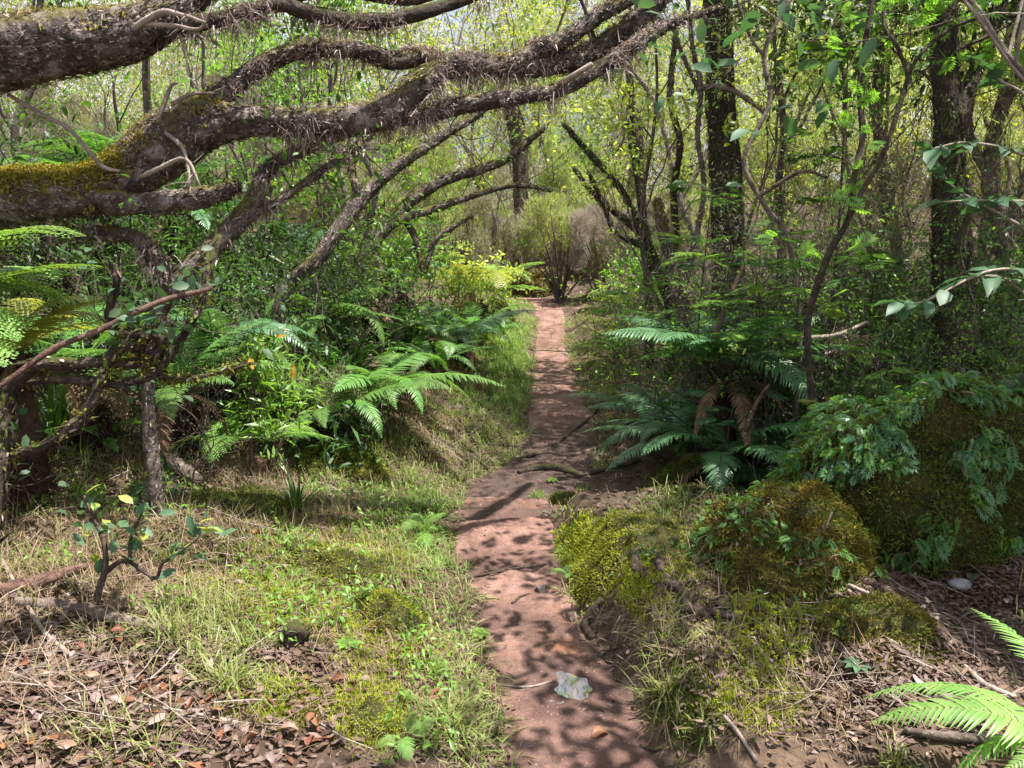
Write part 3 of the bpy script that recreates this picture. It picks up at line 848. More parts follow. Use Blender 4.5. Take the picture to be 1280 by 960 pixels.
traced_tree('sapling', 'thin grey stemmed sapling curving left over the big fern clump', 'sapling',
            [[(1000, 420, 4.8, 2.5), (985, 300, 4.8, 3.1), (958, 260, 4.8, 3.1), (930, 200, 4.85, 2.8), (962, 128, 4.9, 3.1), (955, 70, 4.9, 3.1), (975, 20, 4.9, 2.5), (1010, -30, 5, 1.9)],
             [(950, 245, 4.8, 2.5), (1000, 215, 4.7, 2.2), (1035, 222, 4.7, 1.9)],
             [(955, 70, 4.9, 2.5), (935, 40, 4.9, 1.9), (918, -10, 4.9, 1.9)]],
            'bark_grey', 12, .4, 2, 'heath_dull', 3, .03, .004, 'needle', base=gb(995, 520, 4.8), keep=.8, tr=.003)
traced_tree('bent_tree', 'slim tree with a branch bent across the dark trunk right of the path', 'tree',
            [[(850, 400, 6.4, 3.7), (862, 330, 6.4, 3.7), (880, 240, 6.4, 3.1), (872, 170, 6.4, 3.1), (876, 110, 6.4, 3.1), (866, 60, 6.4, 2.5), (858, -20, 6.4, 2.5)],
             [(955, 140, 6.2, 2.5), (925, 118, 6.2, 3.1), (895, 108, 6.3, 3.1), (872, 112, 6.4, 3.1)],
             [(873, 112, 6.4, 2.5), (852, 66, 6.3, 2.5), (836, 30, 6.3, 2.2), (800, 20, 6.3, 1.9)]],
            'bark_grey', 6, .6, 2, 'heath_dull', 3, .04, .006, 'needle', base=gb(848, 440, 6.4), tr=.004, keep=.8)
# many stemmed shrub tree right of the path's far part
traced_tree('branching_tree', 'many stemmed dark tree fanning out beside the far end of the path', 'tree',
            [[(838, 392, 7.9, 6), (826, 350, 7.9, 6), (812, 310, 7.9, 5.5), (795, 275, 8, 5), (775, 235, 8.1, 4), (735, 190, 8.2, 4), (705, 155, 8.2, 3)],
             [(820, 335, 7.9, 5), (805, 280, 7.9, 4.5), (800, 220, 8, 4), (793, 160, 8, 5), (786, 90, 8, 4), (776, 20, 8, 3)],
             [(830, 360, 7.9, 5), (845, 300, 7.9, 4.5), (842, 240, 7.9, 4), (850, 180, 7.9, 4), (838, 120, 8, 4), (845, 40, 8, 3)],
             [(800, 290, 8, 5), (765, 262, 8.1, 4), (738, 238, 8.1, 3), (718, 210, 8.2, 2.5)],
             [(812, 310, 7.9, 5), (770, 290, 8, 3.5), (750, 245, 8, 3), (735, 215, 8, 2)]],
            'bark_dark', 4, .55, 2, 'leaf_mid', 2, .045, .02, 'oval', base=gb(840, 430, 7.9), keep=.4, tr=.006, moss=('shag', 130, .035))
traced_tree('dead_stump', 'dark broken dead trunk wrapped in dry fronds above the fanning tree', 'dead trunk',
            [[(812, 380, 8.4, 5), (806, 300, 8.4, 5), (800, 230, 8.4, 6), (796, 185, 8.4, 9), (792, 150, 8.4, 9), (790, 138, 8.4, 5)]],
            'bark_dark', 0, base=gb(812, 420, 8.4), moss=('shag', 600, .14, 'low'))
traced_tree('mossy_sapling', 'yellow moss covered short leaning stem beside the far bend of the path', 'tree',
            [[(862, 420, 6.9, 9), (850, 370, 6.9, 9), (842, 330, 6.9, 9), (828, 285, 6.9, 7), (822, 250, 7, 5)]],
            'bark_moss', 3, .3, 1, 'leaf_lime', 2, .04, .02, 'oval', base=gb(864, 445, 6.9), moss=('moss_gold', 700, .025, 'top'), keep=.4)
traced_tree('slender_tree', 'slender dark tree leaning left at the right edge behind the mossy trunk', 'tree',
            [[(1262, 420, 6.0, 8), (1250, 300, 6.0, 8), (1235, 220, 6.0, 8), (1250, 140, 6.0, 8), (1276, 90, 6.0, 8), (1300, 20, 6, 7), (1320, -100, 6, 5)],
             [(1240, 230, 6.0, 5), (1210, 160, 6.0, 5), (1225, 80, 6, 4), (1250, 10, 6, 3)]],
            'bark_grey', 7, .7, 2, 'leaf_bright', 3, .05, .022, 'oval', base=gb(1262, 480, 6.0), keep=.6, tr=.006, s0=.3)
traced_tree('slender_tree', 'straight grey tree just left of the thick mossy trunk, its top among bright leaves', 'tree',
            [[(1128, 400, 7.5, 7), (1120, 300, 7.5, 7), (1104, 220, 7.5, 7), (1096, 130, 7.5, 6), (1100, 60, 7.5, 6), (1096, -30, 7.5, 5), (1080, -160, 7.6, 3)],
             [(1098, 150, 7.5, 5), (1075, 90, 7.5, 4), (1050, 40, 7.5, 3), (1040, -30, 7.5, 3)]],
            'bark_grey', 9, .9, 2, 'leaf_lime', 3, .05, .022, 'oval', base=gb(1128, 440, 7.5), keep=.6, tr=.007, s0=.3)
# centre and left, in the thicket
traced_tree('arching_tree', 'thin dark tree arching right across the pale thicket left of the path', 'tree',
            [[(420, 400, 6.3, 8), (440, 350, 6.3, 8), (470, 300, 6.4, 8), (510, 255, 6.5, 8), (555, 225, 6.6, 7), (600, 212, 6.7, 6), (636, 196, 6.8, 5), (680, 160, 6.9, 3)],
             [(470, 300, 6.4, 5), (500, 275, 6.4, 5), (540, 262, 6.5, 5), (575, 250, 6.6, 4), (640, 232, 6.7, 3), (690, 238, 6.8, 2)],
             [(500, 265, 6.5, 4), (520, 300, 6.5, 4), (530, 340, 6.5, 3), (545, 300, 6.5, 3), (590, 270, 6.5, 2)],
             [(445, 345, 6.3, 4), (470, 240, 6.3, 4), (455, 190, 6.3, 3), (470, 140, 6.3, 2)]],
            'bark_moss', 6, .6, 2, 'leaf_bright', 2, .045, .02, 'oval', base=gb(415, 440, 6.3), keep=.5, tr=.005, s0=.25)
traced_tree('leaning_tree', 'mossy leaning trunk half hidden by ferns under the middle of the big limb', 'tree',
            [[(350, 380, 5.0, 8), (400, 320, 5.0, 9), (450, 250, 5.1, 9), (500, 205, 5.2, 8), (560, 165, 5.3, 6), (610, 130, 5.4, 5), (650, 60, 5.5, 3)],
             [(450, 250, 5.1, 6), (440, 200, 5.1, 5), (470, 160, 5.2, 4), (520, 110, 5.2, 3)]],
            'bark_moss', 6, .6, 2, 'leaf_mid', 2, .04, .018, 'oval', base=gb(340, 430, 5.0), keep=.4, moss=('moss_green', 260, .02, 'top'), tr=.005)
traced_tree('dark_stump', 'black broken trunk hung with dry fronds in the middle of the thicket', 'dead trunk',
            [[(652, 290, 17.5, 9), (650, 200, 17.5, 10), (645, 160, 17.5, 11), (641, 140, 17.5, 9), (640, 128, 17.5, 5)]],
            'bark_dark', 0, base=gb(654, 330, 17.5), moss=('shag', 700, .25, 'low'))
traced_tree('dead_tree', 'bleached dead branches forking in the sunlit thicket above the path', 'dead tree',
            [[(880, 330, 9.5, 4), (850, 250, 9.5, 4), (830, 160, 9.5, 4), (808, 110, 9.5, 3), (790, 90, 9.5, 2)], [(838, 190, 9.5, 3), (862, 150, 9.5, 2.5), (850, 110, 9.5, 2)], [(850, 250, 9.5, 3), (880, 200, 9.5, 3), (905, 150, 9.5, 2)]],
            'bark_pale', 6, .5, 1, None, base=gb(884, 380, 9.5), tr=.005)
#@@PART3

# ------------------------------------------------------------------ ferns
def frond_geo(kind, n=34, plen=.16, pw=.017, e0=60, e1=-35, bend=0.15):
    """one frond a metre long leaving the origin along +X; kind sword = plain narrow leaflets, lace = leaflets divided again"""
    g = Geo(); m = 28
    t = np.linspace(0, 1, m)
    el = np.radians(e0 + (e1 - e0) * t ** 0.9); az = bend * t ** 2
    D = np.stack([np.cos(el) * np.cos(az), np.cos(el) * np.sin(az), np.sin(el)], -1)
    P = np.vstack([[0, 0, 0], np.cumsum(D[:-1] / (m - 1), 0)])
    tube(g, P, .0052 * (1 - .85 * t), 4, 0, 1, cap=False)
    side = unit(np.cross(np.array([0, 0, 1.0]), D)); up = np.cross(D, side)
    f = lambda a, u: np.stack([np.interp(u, t, a[:, k]) for k in range(3)], -1)
    t0 = .17 if kind == 'sword' else .22
    for i in range(n):
        q = i / (n - 1); u = t0 + (.99 - t0) * q
        prof = min(1, (q + .12) * 3.0) * (1 - q ** 2.3) + .05
        p = f(P, u); d = f(D, u); s = f(side, u); w = f(up, u)
        for sg in (-1, 1):
            l = plen * prof * rng.uniform(.9, 1.1); a = R(16 + 30 * q + rng.uniform(-5, 5))
            x = np.linspace(0, 1, 6)
            lift = rng.uniform(.0, .18)
            pts = p + (sg * s * math.cos(a) + d * math.sin(a)) * (x * l)[:, None] + d * (x ** 2 * l * .16)[:, None] + w * ((lift * x - (.25 + .1 * rng.random()) * x ** 2) * l)[:, None]
            pd = unit(np.gradient(pts, axis=0)); ps = unit(np.cross(w, pd))
            if kind == 'sword':
                wd = pw * (.55 + .45 * prof) * np.array([.75, 1, .95, .78, .5, .04]) * .5
                V = np.stack([pts + ps * wd[:, None] + w * (wd * .35)[:, None], pts, pts - ps * wd[:, None] + w * (wd * .35)[:, None]], 1).reshape(-1, 3)
                k = np.arange(5)[:, None] * 3
                Q = np.concatenate([np.stack([k, k + 3, k + 4, k + 1], -1).reshape(-1, 4), np.stack([k + 1, k + 4, k + 5, k + 2], -1).reshape(-1, 4)])
                g.add(V, Q)
            else:
                kk = max(4, int(13 * prof)); xx = np.linspace(.08, .97, kk)
                pp = np.stack([np.interp(xx, x, pts[:, c]) for c in range(3)], -1)
                d2 = np.stack([np.interp(xx, x, pd[:, c]) for c in range(3)], -1); s2 = np.cross(w, d2)
                ll = pw * 1.9 * (1 - xx ** 2 * .8) * (.5 + .5 * prof)
                for g2 in (-1, 1):
                    leaves(g, pp, s2 * g2 + d2 * .45, np.repeat(w[None], kk, 0) + s2 * g2 * .2, ll, l / kk * 1.15, 'diamond')
                leaves(g, pts[-2:-1], pd[-2:-1], w[None], l * .2, .006, 'diamond')
    return g


_FR = {}
M['dead_frond'] = leafmat('dead_frond', [(.13, .075, .045), (.20, .12, .075), (.27, .18, .12)], .2, .7, .2, (1.2, 1.0, .7))
RACH = {'dead_frond': 'bark_red', 'fern_dark': 'bark_red', 'fern_mid': 'fern_light', 'fern_light': 'fern_yellow', 'fern_yellow': 'fern_yellow'}


def frond_mesh(kind, mat, v):
    key = (kind, mat, v)
    if key not in _FR:
        pr = [(62, -40, .15), (50, -15, -.2), (72, -60, .1), (38, -25, -.1)][v]
        if kind == 'sword': g = frond_geo('sword', 36, .145, .021, *pr)
        elif kind == 'broad': g = frond_geo('sword', 26, .21, .036, *pr)
        else: g = frond_geo('lace', 22, .26, .020, *pr)
        _FR[key] = g.mesh('frond', [M[mat], M[RACH[mat]]])
    return _FR[key]


_STOCK = {}


def rootstock(h):
    k = round(h, 2)
    if k not in _STOCK:
        g = Geo(); P = np.array([[0, 0, -h - .06], [.02, 0, -h * .6], [0, .02, -h * .3], [0, 0, 0.02]])
        A = smooth_line(np.column_stack([P, [.075, .06, .05, .04] if h > .1 else [.05, .045, .035, .02]]), 5)
        tube(g, A[:, :3], A[:, 3], 9, .25, frame=True)
        shag(g, A, 2600 if h > .1 else 200, .06, .003, 'all')
        _STOCK[k] = g.mesh('rootstock', [M['fibre']])
    return _STOCK[k]


def fern(kind, mat, base, n, L, label, az=None, h=0.0, spread=(0, 360), group=None, tilt=0):
    b = np.array(base) + np.array([0, 0, h])
    r = thing('fern' if h < .3 else 'tree_fern', label, 'fern' if h < .3 else 'tree fern', b, group)
    if L > .3:
        o = link('rootstock', rootstock(h), r)
        if h < .1: o.scale = (L,) * 3
    for i in range(n):
        a = az[i] if az is not None else spread[0] + (spread[1] - spread[0]) * (i + rng.uniform(-.3, .3)) / n
        o = link('frond', frond_mesh(kind, mat, int(rng.integers(0, 4))), r)
        s = L * rng.uniform(.72, 1.15)
        o.scale = (s, s * rng.choice([-1, 1]), s)
        o.rotation_euler = (R(rng.uniform(-18, 18)), R(rng.uniform(-20, 14) + tilt), R(a))
    for i in range(0 if L < .3 else max(2, n // 4)):
        o = link('dead_frond', frond_mesh(kind, 'dead_frond', int(rng.integers(0, 4))), r)
        s = L * rng.uniform(.5, .85); o.scale = (s, s * .7, s); o.rotation_euler = (R(rng.uniform(-30, 30)), R(rng.uniform(30, 62)), R(rng.uniform(0, 360)))
    return r


FERNS = [
    ('sword', 'fern_mid', gb(1130, 600, 4.35), 9, .42, 'fern on the left shoulder of the filmy mound', .5),
    ('sword', 'fern_dark', gb(1230, 600, 4.4), 9, .45, 'dark fern on the right shoulder of the filmy mound', .5),
    ('sword', 'fern_dark', gb(1075, 620, 4.2), 9, .40, 'small dark fern where the two moss mounds meet', .1),
    ('sword', 'fern_mid', gb(410, 440, 4.9), 14, .80, 'fern in the heath just above and left of the large arching fern', 0.15),
    ('sword', 'fern_mid', gb(600, 385, 8.8), 12, .85, 'fern hanging over the far grass strip below the pale lacy fern', 0.1),
    ('sword', 'fern_dark', gb(280, 400, 4.8), 14, .85, 'dark fern behind the bush with narrow bright leaves', .35),
    ('sword', 'fern_mid', gb(215, 420, 4.2), 12, .75, 'fern between the crooked branches and the leaning tree', .3),
    ('lace', 'fern_mid', gb(100, 400, 4.0), 10, .75, 'lacy fern in the shade under the golden moss of the limb', .45),
    ('lace', 'fern_light', gb(300, 480, 4.3), 8, .55, 'pale lacy fern in front of the bush with narrow bright leaves', .05),
    ('sword', 'fern_light', gb(500, 330, 8.2), 12, .9, 'light fern deep in the left thicket behind the thin arching tree', .5),
    ('sword', 'fern_mid', gb(1060, 520, 4.9), 12, .7, 'fern hidden behind the lime seedling and the wavy sapling', .2),
    ('sword', 'fern_dark', gb(985, 540, 4.7), 12, .65, 'small dark fern between the big clump and the wavy sapling', .05),
    ('sword', 'fern_mid', gb(1215, 650, 4.6), 10, .55, 'fern in the gap at the far right behind the filmy mound', .05),
    ('sword', 'fern_mid', G(470, 512), 20, 1.0, 'large green fern on the left bank with arching fronds over the dry grass', 0.05),
    ('sword', 'fern_mid', G(545, 470), 14, .75, 'fern beside the top of the left bank, just behind the large arching one', 0.05),
    ('sword', 'fern_dark', gb(575, 425, 7.6), 13, .85, 'dark fern overhanging the bright grass strip left of the far path', 0.2),
    ('sword', 'fern_mid', gb(520, 400, 7.2), 12, .8, 'fern high on the left bank with a brown stalk leaning over it', 0.15),
    ('lace', 'fern_light', gb(600, 330, 10.5), 9, 1.1, 'pale lacy fern at the left where the path ends', 0.3),
    ('lace', 'fern_yellow', gb(590, 320, 9.5), 7, 1.0, 'yellowish lacy fern frond spray above the far left grass', 0.45),
    ('sword', 'fern_dark', gb(905, 560, 5.1), 24, 1.0, 'big dark glossy fern clump right of the path with a brown fibrous stump', 0.70),
    ('sword', 'fern_dark', G(850, 572), 15, .75, 'dark fern leaning over the right path edge below the big clump', 0.06),
    ('broad', 'fern_dark', G(905, 600), 9, .80, 'fern with broad drooping dark fronds at the foot of the right clump', 0.1),
    ('sword', 'fern_dark', gb(815, 500, 6.4), 14, .75, 'dark fern by the right path edge before the fanning tree', 0.05),
    ('sword', 'fern_mid', gb(775, 425, 9.0), 10, .7, 'small fern on the right verge near the end of the path', 0.05),
    ('lace', 'fern_mid', gb(1010, 480, 5.6), 10, .8, 'feathery fern behind the slender sapling right of the dark clump', 0.35),
    ('sword', 'fern_dark', gb(955, 470, 5.7), 12, .75, 'dark tree fern just behind the big right clump', 0.75),
    ('sword', 'fern_mid', gb(1100, 470, 6.2), 10, .8, 'fern behind the filmy mound between the two mossy trunks', 0.4),
    ('lace', 'fern_mid', gb(1275, 470, 5.4), 9, .8, 'lacy fern at the right edge beyond the thick trunk', 0.4),
    ('lace', 'fern_mid', gb(130, 300, 5.4), 10, .8, 'tall dark tree fern seen below the thick upper left limb', 1.0),
    ('lace', 'fern_mid', gb(60, 300, 4.8), 8, .75, 'pale tree fern between the two big limbs at the left edge', 1.0),
    ('sword', 'fern_dark', gb(215, 300, 5.6), 12, .95, 'dark fern clump deep behind the golden moss of the limb', .8),
    ('sword', 'fern_dark', gb(330, 330, 6.4), 12, .9, 'dark fern in the shade behind the crooked leaning tree', .5),
    ('sword', 'fern_mid', gb(400, 400, 5.8), 10, .8, 'fern under the middle of the big limb on the left bank', .3),
    ('sword', 'fern_dark', gb(455, 350, 7.0), 12, .8, 'dark fern at the foot of the thin arching tree', .3),
    ('sword', 'fern_mid', G(130, 560), 9, .42, 'small fern in the grass below the crooked grey branches', 0.02),
    ('lace', 'fern_light', G(345, 500), 6, .38, 'little pale lacy fern beside the yellow leaved seedling', 0.02),
    ('lace', 'fern_light', G(525, 668), 6, .2, 'tiny bright green fern in the lush grass at the left path edge', 0.01),
    ('lace', 'fern_light', G(505, 930), 4, .12, 'tiny light fern sprig at the bottom beside the red path', 0.01),
    ('lace', 'fern_light', G(715, 725), 4, .13, 'tiny fern sprig on the lime moss cushion right of the path', 0.01),
]
for k, m_, b, n, L_, lab, h in FERNS:
    fern(k, m_, b, n, L_, lab, h=h)
# fronds of known direction
fern('sword', 'fern_light', gb(1385, 1000, 1.9), 7, .58, 'bright fern with toothed fronds reaching in at the bottom right corner', az=[148, 176, 192, 160, 40, 100, 300], h=.11)
b = gb(-85, 420, 2.8)
fern('lace', 'fern_light', b, 12, .72, 'tree fern at the left edge with big lacy fronds lit from above', az=[-35, -8, 12, 28, 55, 85, 120, 170, 215, 260, 300, 330], h=float(at(-85, 420, 2.8)[2] - b[2]))
b = gb(20, 470, 3.2)
fern('sword', 'fern_yellow', b, 11, .62, 'yellow green fern under the tree fern at the left edge', az=[-50, -30, -12, 5, 20, 40, 75, 110, 180, 240, 300], h=float(at(20, 450, 3.2)[2] - b[2]))
b = at(1168, 588, 3.75)
r_ = thing('hanging_fern', 'single green fern frond hanging down the dark front of the filmy mound', 'fern', b)
o = link('frond', frond_mesh('sword', 'fern_light', 1), r_); o.scale = (.36, .3, .36); o.rotation_euler = (R(75), R(75), R(-90))

# ------------------------------------------------------------------ small trees, shrubs and herbs
def leafy(name, label, cat, base, h, w, mat, L, W, lk='oval', stems=4, lev=2, per=3, bark='twig', group=None, keep=1.0, up=.3, r=.008, droop=.12, kids=(2, 4)):
    root = thing(name, label, cat, base, group)
    g = Geo(); tips = []
    for i in range(stems):
        a = 2 * math.pi * (i + rng.random()) / stems
        d = unit(np.array([math.cos(a) * w / h, math.sin(a) * w / h, 1.0]))
        grow(g, np.array(base) + np.array([math.cos(a), math.sin(a), 0]) * .02 - np.array([0, 0, .03]), d, h * .52, r, lev, tips, .7, up, kids, .3, 5)
    part('stems', g, M[bark], root)
    g = Geo(); leaf_on_tips(g, tips, per, L, W, lk, .02 + .15 * L, .7, droop=droop, keep=keep)
    part('foliage', g, M[mat], root)
    return root


def layered(name, label, base, top, n, mat, L, lk='pinnate', W=.03, cat='seedling', group=None, tiers=2, stemr=.005, tilt=.25):
    """a thin stem with whorls of compound leaves held flat"""
    root = thing(name, label, cat, base, group)
    g = Geo(); base = np.array(base); top = np.array(top)
    mid = (base + top) / 2 + rng.normal(0, .04, 3)
    A = smooth_line(np.column_stack([[base - [0, 0, .04], mid, top], [stemr, stemr * .8, stemr * .4]]), 6)
    tube(g, A[:, :3], A[:, 3], 5, .08)
    pos = []; dr = []
    for k in range(tiers):
        c = A[-1 - k * 3, :3]
        nb = 3
        for j in range(nb):
            a = rng.uniform(0, 6.28); e = c + np.array([math.cos(a), math.sin(a), .15]) * L * rng.uniform(.6, 1.6)
            tube(g, np.array([c, (c + e) / 2 + [0, 0, .02], e]), [stemr * .35, stemr * .3, stemr * .2], 4, 0)
            for q in range(max(2, n // (tiers * nb))):
                aa = rng.uniform(0, 6.28); pos.append(e + rng.normal(0, .01, 3)); dr.append([math.cos(aa) + .6 * math.cos(a), math.sin(aa) + .6 * math.sin(a), rng.uniform(-.2, .3)])
    part('stem', g, M['twig'], root)
    g = Geo(); N_ = len(pos)
    leaves(g, np.array(pos), np.array(dr), rdir(N_) * tilt + np.array([0, 0, 1.0]), L * rng.uniform(.7, 1.25, N_), W, lk, .12)
    part('foliage', g, M[mat], root)
    return root


SEED = [(890, 320, 5.0, 'leaf_bright', .16, 'seedling with flat sprays of paired leaflets before the dark mossy trunk'),
        (950, 300, 4.7, 'leaf_mid', .15, 'upper seedling of paired leaflets beside the grey bent sapling'),
        (975, 362, 4.5, 'leaf_bright', .14, 'light green seedling of paired leaflets above the big dark fern'),
        (1040, 385, 4.2, 'leaf_bright', .12, 'seedling of paired leaflets just right of the wavy sapling stem'),
        (905, 378, 4.9, 'leaf_bright', .14, 'seedling of paired leaflets right over the fibrous fern stump'),
        (1000, 330, 4.5, 'leaf_mid', .14, 'seedling whose leaflets spread at mid height behind the wavy sapling'),
        (1045, 505, 3.95, 'leaf_lime', .09, 'small sunlit lime seedling low beside the wavy sapling stem'),
        (920, 495, 4.6, 'leaf_blue', .11, 'bluish seedling low in the shade right of the fern clump'),
        (1100, 460, 4.1, 'leaf_bright', .09, 'small seedling growing from the left shoulder of the filmy mound'),
        (930, 250, 5.4, 'leaf_mid', .17, 'tall seedling of dark leaflets beside the upper dark trunk'),
        (1010, 250, 5.2, 'leaf_mid', .16, 'tall seedling of leaflets between the wavy sapling and the dark trunk'),
        (1110, 330, 5.0, 'leaf_mid', .15, 'seedling of leaflets left of the thick mossy trunk'),
        (790, 365, 7.6, 'leaf_bright', .2, 'leafy seedling at the foot of the fanning tree'),
        (860, 300, 6.2, 'leaf_bright', .17, 'bright seedling between the fanning tree and the dark trunk'),
        (745, 360, 10.0, 'leaf_lime', .24, 'lime seedling on the right verge at the end of the path')]
for a, b_, d, m_, L_, lab in SEED:
    t_ = at(a, b_, d); gb_ = ground(t_[0] + .05, t_[1])
    layered('seedling', lab, gb_, t_, 22, m_, L_)
# broad leaves reaching in at the right
r_ = thing('leafy_branch_tree', 'young tree at the right edge with large oval blue green leaves on thin branches', 'tree', gb(1420, 700, 2.7))
g = Geo(); pos = []; dr = []
P, r0 = pxline([(1420, 700, 2.7, 9), (1400, 500, 2.7, 8), (1380, 380, 2.65, 7), (1350, 240, 2.6, 5), (1300, 120, 2.6, 4), (1250, 60, 2.6, 3)])
A = smooth_line(np.column_stack([np.vstack([gb(1420, 700, 2.7), P]), np.concatenate([[r0[0]], r0])]), 5); tube(g, A[:, :3], A[:, 3], 8, .1, frame=True)
part('trunk', g, M['bark_grey'], r_)
g = Geo()
for L_ in ([(1380, 380, 2.65, 3), (1300, 300, 2.55, 2.5), (1240, 262, 2.5, 2), (1190, 232, 2.5, 1.4), (1165, 190, 2.5, 1)], [(1330, 220, 2.6, 3), (1270, 190, 2.5, 2.2), (1210, 178, 2.45, 1.6), (1165, 186, 2.4, 1)],
           [(1390, 420, 2.7, 3), (1310, 350, 2.5, 2.4), (1240, 338, 2.4, 1.8), (1160, 375, 2.35, 1.2), (1130, 380, 2.35, .8)], [(1340, 230, 2.6, 3), (1300, 250, 2.5, 2), (1240, 250, 2.45, 1.4), (1180, 252, 2.4, 1)],
           [(1390, 420, 2.7, 3), (1320, 400, 2.5, 2), (1260, 350, 2.45, 1.6), (1215, 345, 2.4, 1)], [(1350, 240, 2.6, 3), (1290, 130, 2.5, 2), (1250, 100, 2.5, 1.5), (1225, 75, 2.5, 1)]):
    a_ = pxtube(g, L_, 5, 6, .05)
    n_ = len(a_)
    for i in range(n_ // 3, n_, 2):
        T_ = unit(a_[min(i + 1, n_ - 1), :3] - a_[i - 1, :3])
        for s_ in (-1, 1):
            if rng.random() < .8:
                pos.append(a_[i, :3]); dr.append(T_ * .7 + s_ * np.cross(T_, [0, 0, 1.0]) * .9 + rdir(1)[0] * .35)
n_ = len(pos)
leaves(g, pos, dr, rdir(n_) * .5 + np.array([0, 0, 1.0]), .095 * rng.uniform(.7, 1.25, n_), .045 * rng.uniform(.8, 1.2, n_), 'oval', .2, m=1)
tips = []
for q in range(9):
    k_ = int(rng.uniform(.75, 1) * (len(A) - 1))
    grow(g, A[k_, :3], unit(np.array([rng.normal(-.2, .6), rng.normal(0, .6), 1.0])), 1.1, .006, 2, tips, .7, .3, (2, 4), .3, 5)
leaf_on_tips(g, tips, 3, .085, .042, 'oval', .07, .6, m=1)
part('crown', g, [M['bark_pale'], M['leaf_blue']], r_)
# front left seedling with oval leaves
bs_ = G(118, 768)
r_ = thing('seedling', 'small bush seedling with crooked dark stem and oval green leaves in the left foreground', 'seedling', bs_)
dd = project(bs_)[2]
g = Geo(); pos = []; dr = []; As = []
for L_ in ([(118, 772, 0, 4.5), (122, 745, 0, 4.5), (131, 712, -.01, 4), (130, 680, -.02, 3), (118, 650, 0, 2.2), (105, 620, .02, 1.5)], [(131, 716, 0, 3.5), (150, 702, 0, 3.2), (162, 700, -.02, 3), (164, 672, -.03, 2.2), (178, 640, -.02, 1.4)],
           [(162, 702, 0, 2.6), (185, 718, -.03, 2.6), (196, 722, -.04, 2.4), (203, 705, -.04, 2), (225, 690, -.05, 1.4), (248, 672, -.05, 1), (252, 655, -.05, .8)], [(130, 690, 0, 2), (150, 668, .02, 1.6), (185, 650, .03, 1.2)]):
    a_ = pxtube(g, [(x, y, dd + z, r) for x, y, z, r in L_], 7, 6, .12); As.append(a_)
part('stem', g, M['twig'], r_)
g = Geo()
for a_ in As:
    n_ = len(a_)
    for i in range(int(n_ * .55), n_):
        for s_ in range(1):
            pos.append(a_[i, :3]); dr.append(rdir(1, .1)[0] + .5 * unit(a_[min(i + 1, n_ - 1), :3] - a_[i - 1, :3]))
n_ = len(pos)
leaves(g, np.array(pos) + rng.normal(0, .03, (n_, 3)), dr, rdir(n_) * .6 + np.array([0, -.3, 1.0]), .058 * rng.uniform(.6, 1.3, n_), .032 * rng.uniform(.8, 1.2, n_), 'oval', .1)
part('foliage', g, M['leaf_blue'], r_)
g = Geo(); n2 = 14; k_ = rng.integers(0, n_, n2)
leaves(g, np.array(pos)[k_] + rng.normal(0, .02, (n2, 3)), rdir(n2, .2), rdir(n2) * .4 + np.array([0, 0, 1.0]), .065, .034, 'oval', .1)
part('young_leaves', g, M['leaf_lime'], r_)
# thin seedling with a few yellow leaves
bs_ = G(315, 600); dd = project(bs_)[2]
r_ = thing('seedling', 'thin upright seedling with a few yellow and green leaves at its top', 'seedling', bs_)
g = Geo(); a_ = pxtube(g, [(315, 602, dd, 2.5), (314, 540, dd, 2.2), (316, 480, dd, 2), (322, 445, dd, 1.5), (332, 425, dd, 1)], 6, 6, .05)
part('stem', g, M['twig'], r_)
g = Geo(); n_ = 16
leaves(g, at(326, 432, dd) + rng.normal(0, .035, (n_, 3)), rdir(n_), rdir(n_) * .4 + np.array([0, -.3, 1]), .075, .036, 'oval', .15)
part('foliage', g, M['leaf_bright'], r_)
g = Geo(); yp = np.array([at(312, 448, dd - .04), at(366, 455, dd - .02), at(345, 420, dd)])
leaves(g, yp, [[.3, -.5, -.3], [.1, -.4, -.9], [.5, -.3, .2]], [[0, -.8, .6]] * 3, .075, .04, 'oval', .2)
part('yellow_leaves', g, M['leaf_yellow'], r_)
# rosette tree with big dark leaves at the top right
t_ = at(1060, 70, 5.0)
layered('broad_leaved_sapling', 'sapling with a cluster of large dark glossy leaves high at the top right', ground(t_[0], t_[1] + .1), t_, 40, 'leaf_mid', .19, 'oval', .085, 'sapling', None, 3, .012, .6)
t_ = at(890, 240, 4.9)
layered('broad_leaved_sapling', 'sapling with glossy dark leaves in front of the lower dark trunk', ground(t_[0], t_[1] + .1), t_, 26, 'leaf_dark', .13, 'oval', .045, 'sapling', None, 2, .008, .6)
t_ = at(985, 175, 4.9)
layered('broad_leaved_sapling', 'sapling with a few bright leaves beside the bend of the pale sapling', ground(t_[0], t_[1] + .1), t_, 14, 'leaf_bright', .10, 'oval', .045, 'sapling', None, 1, .007, .6)

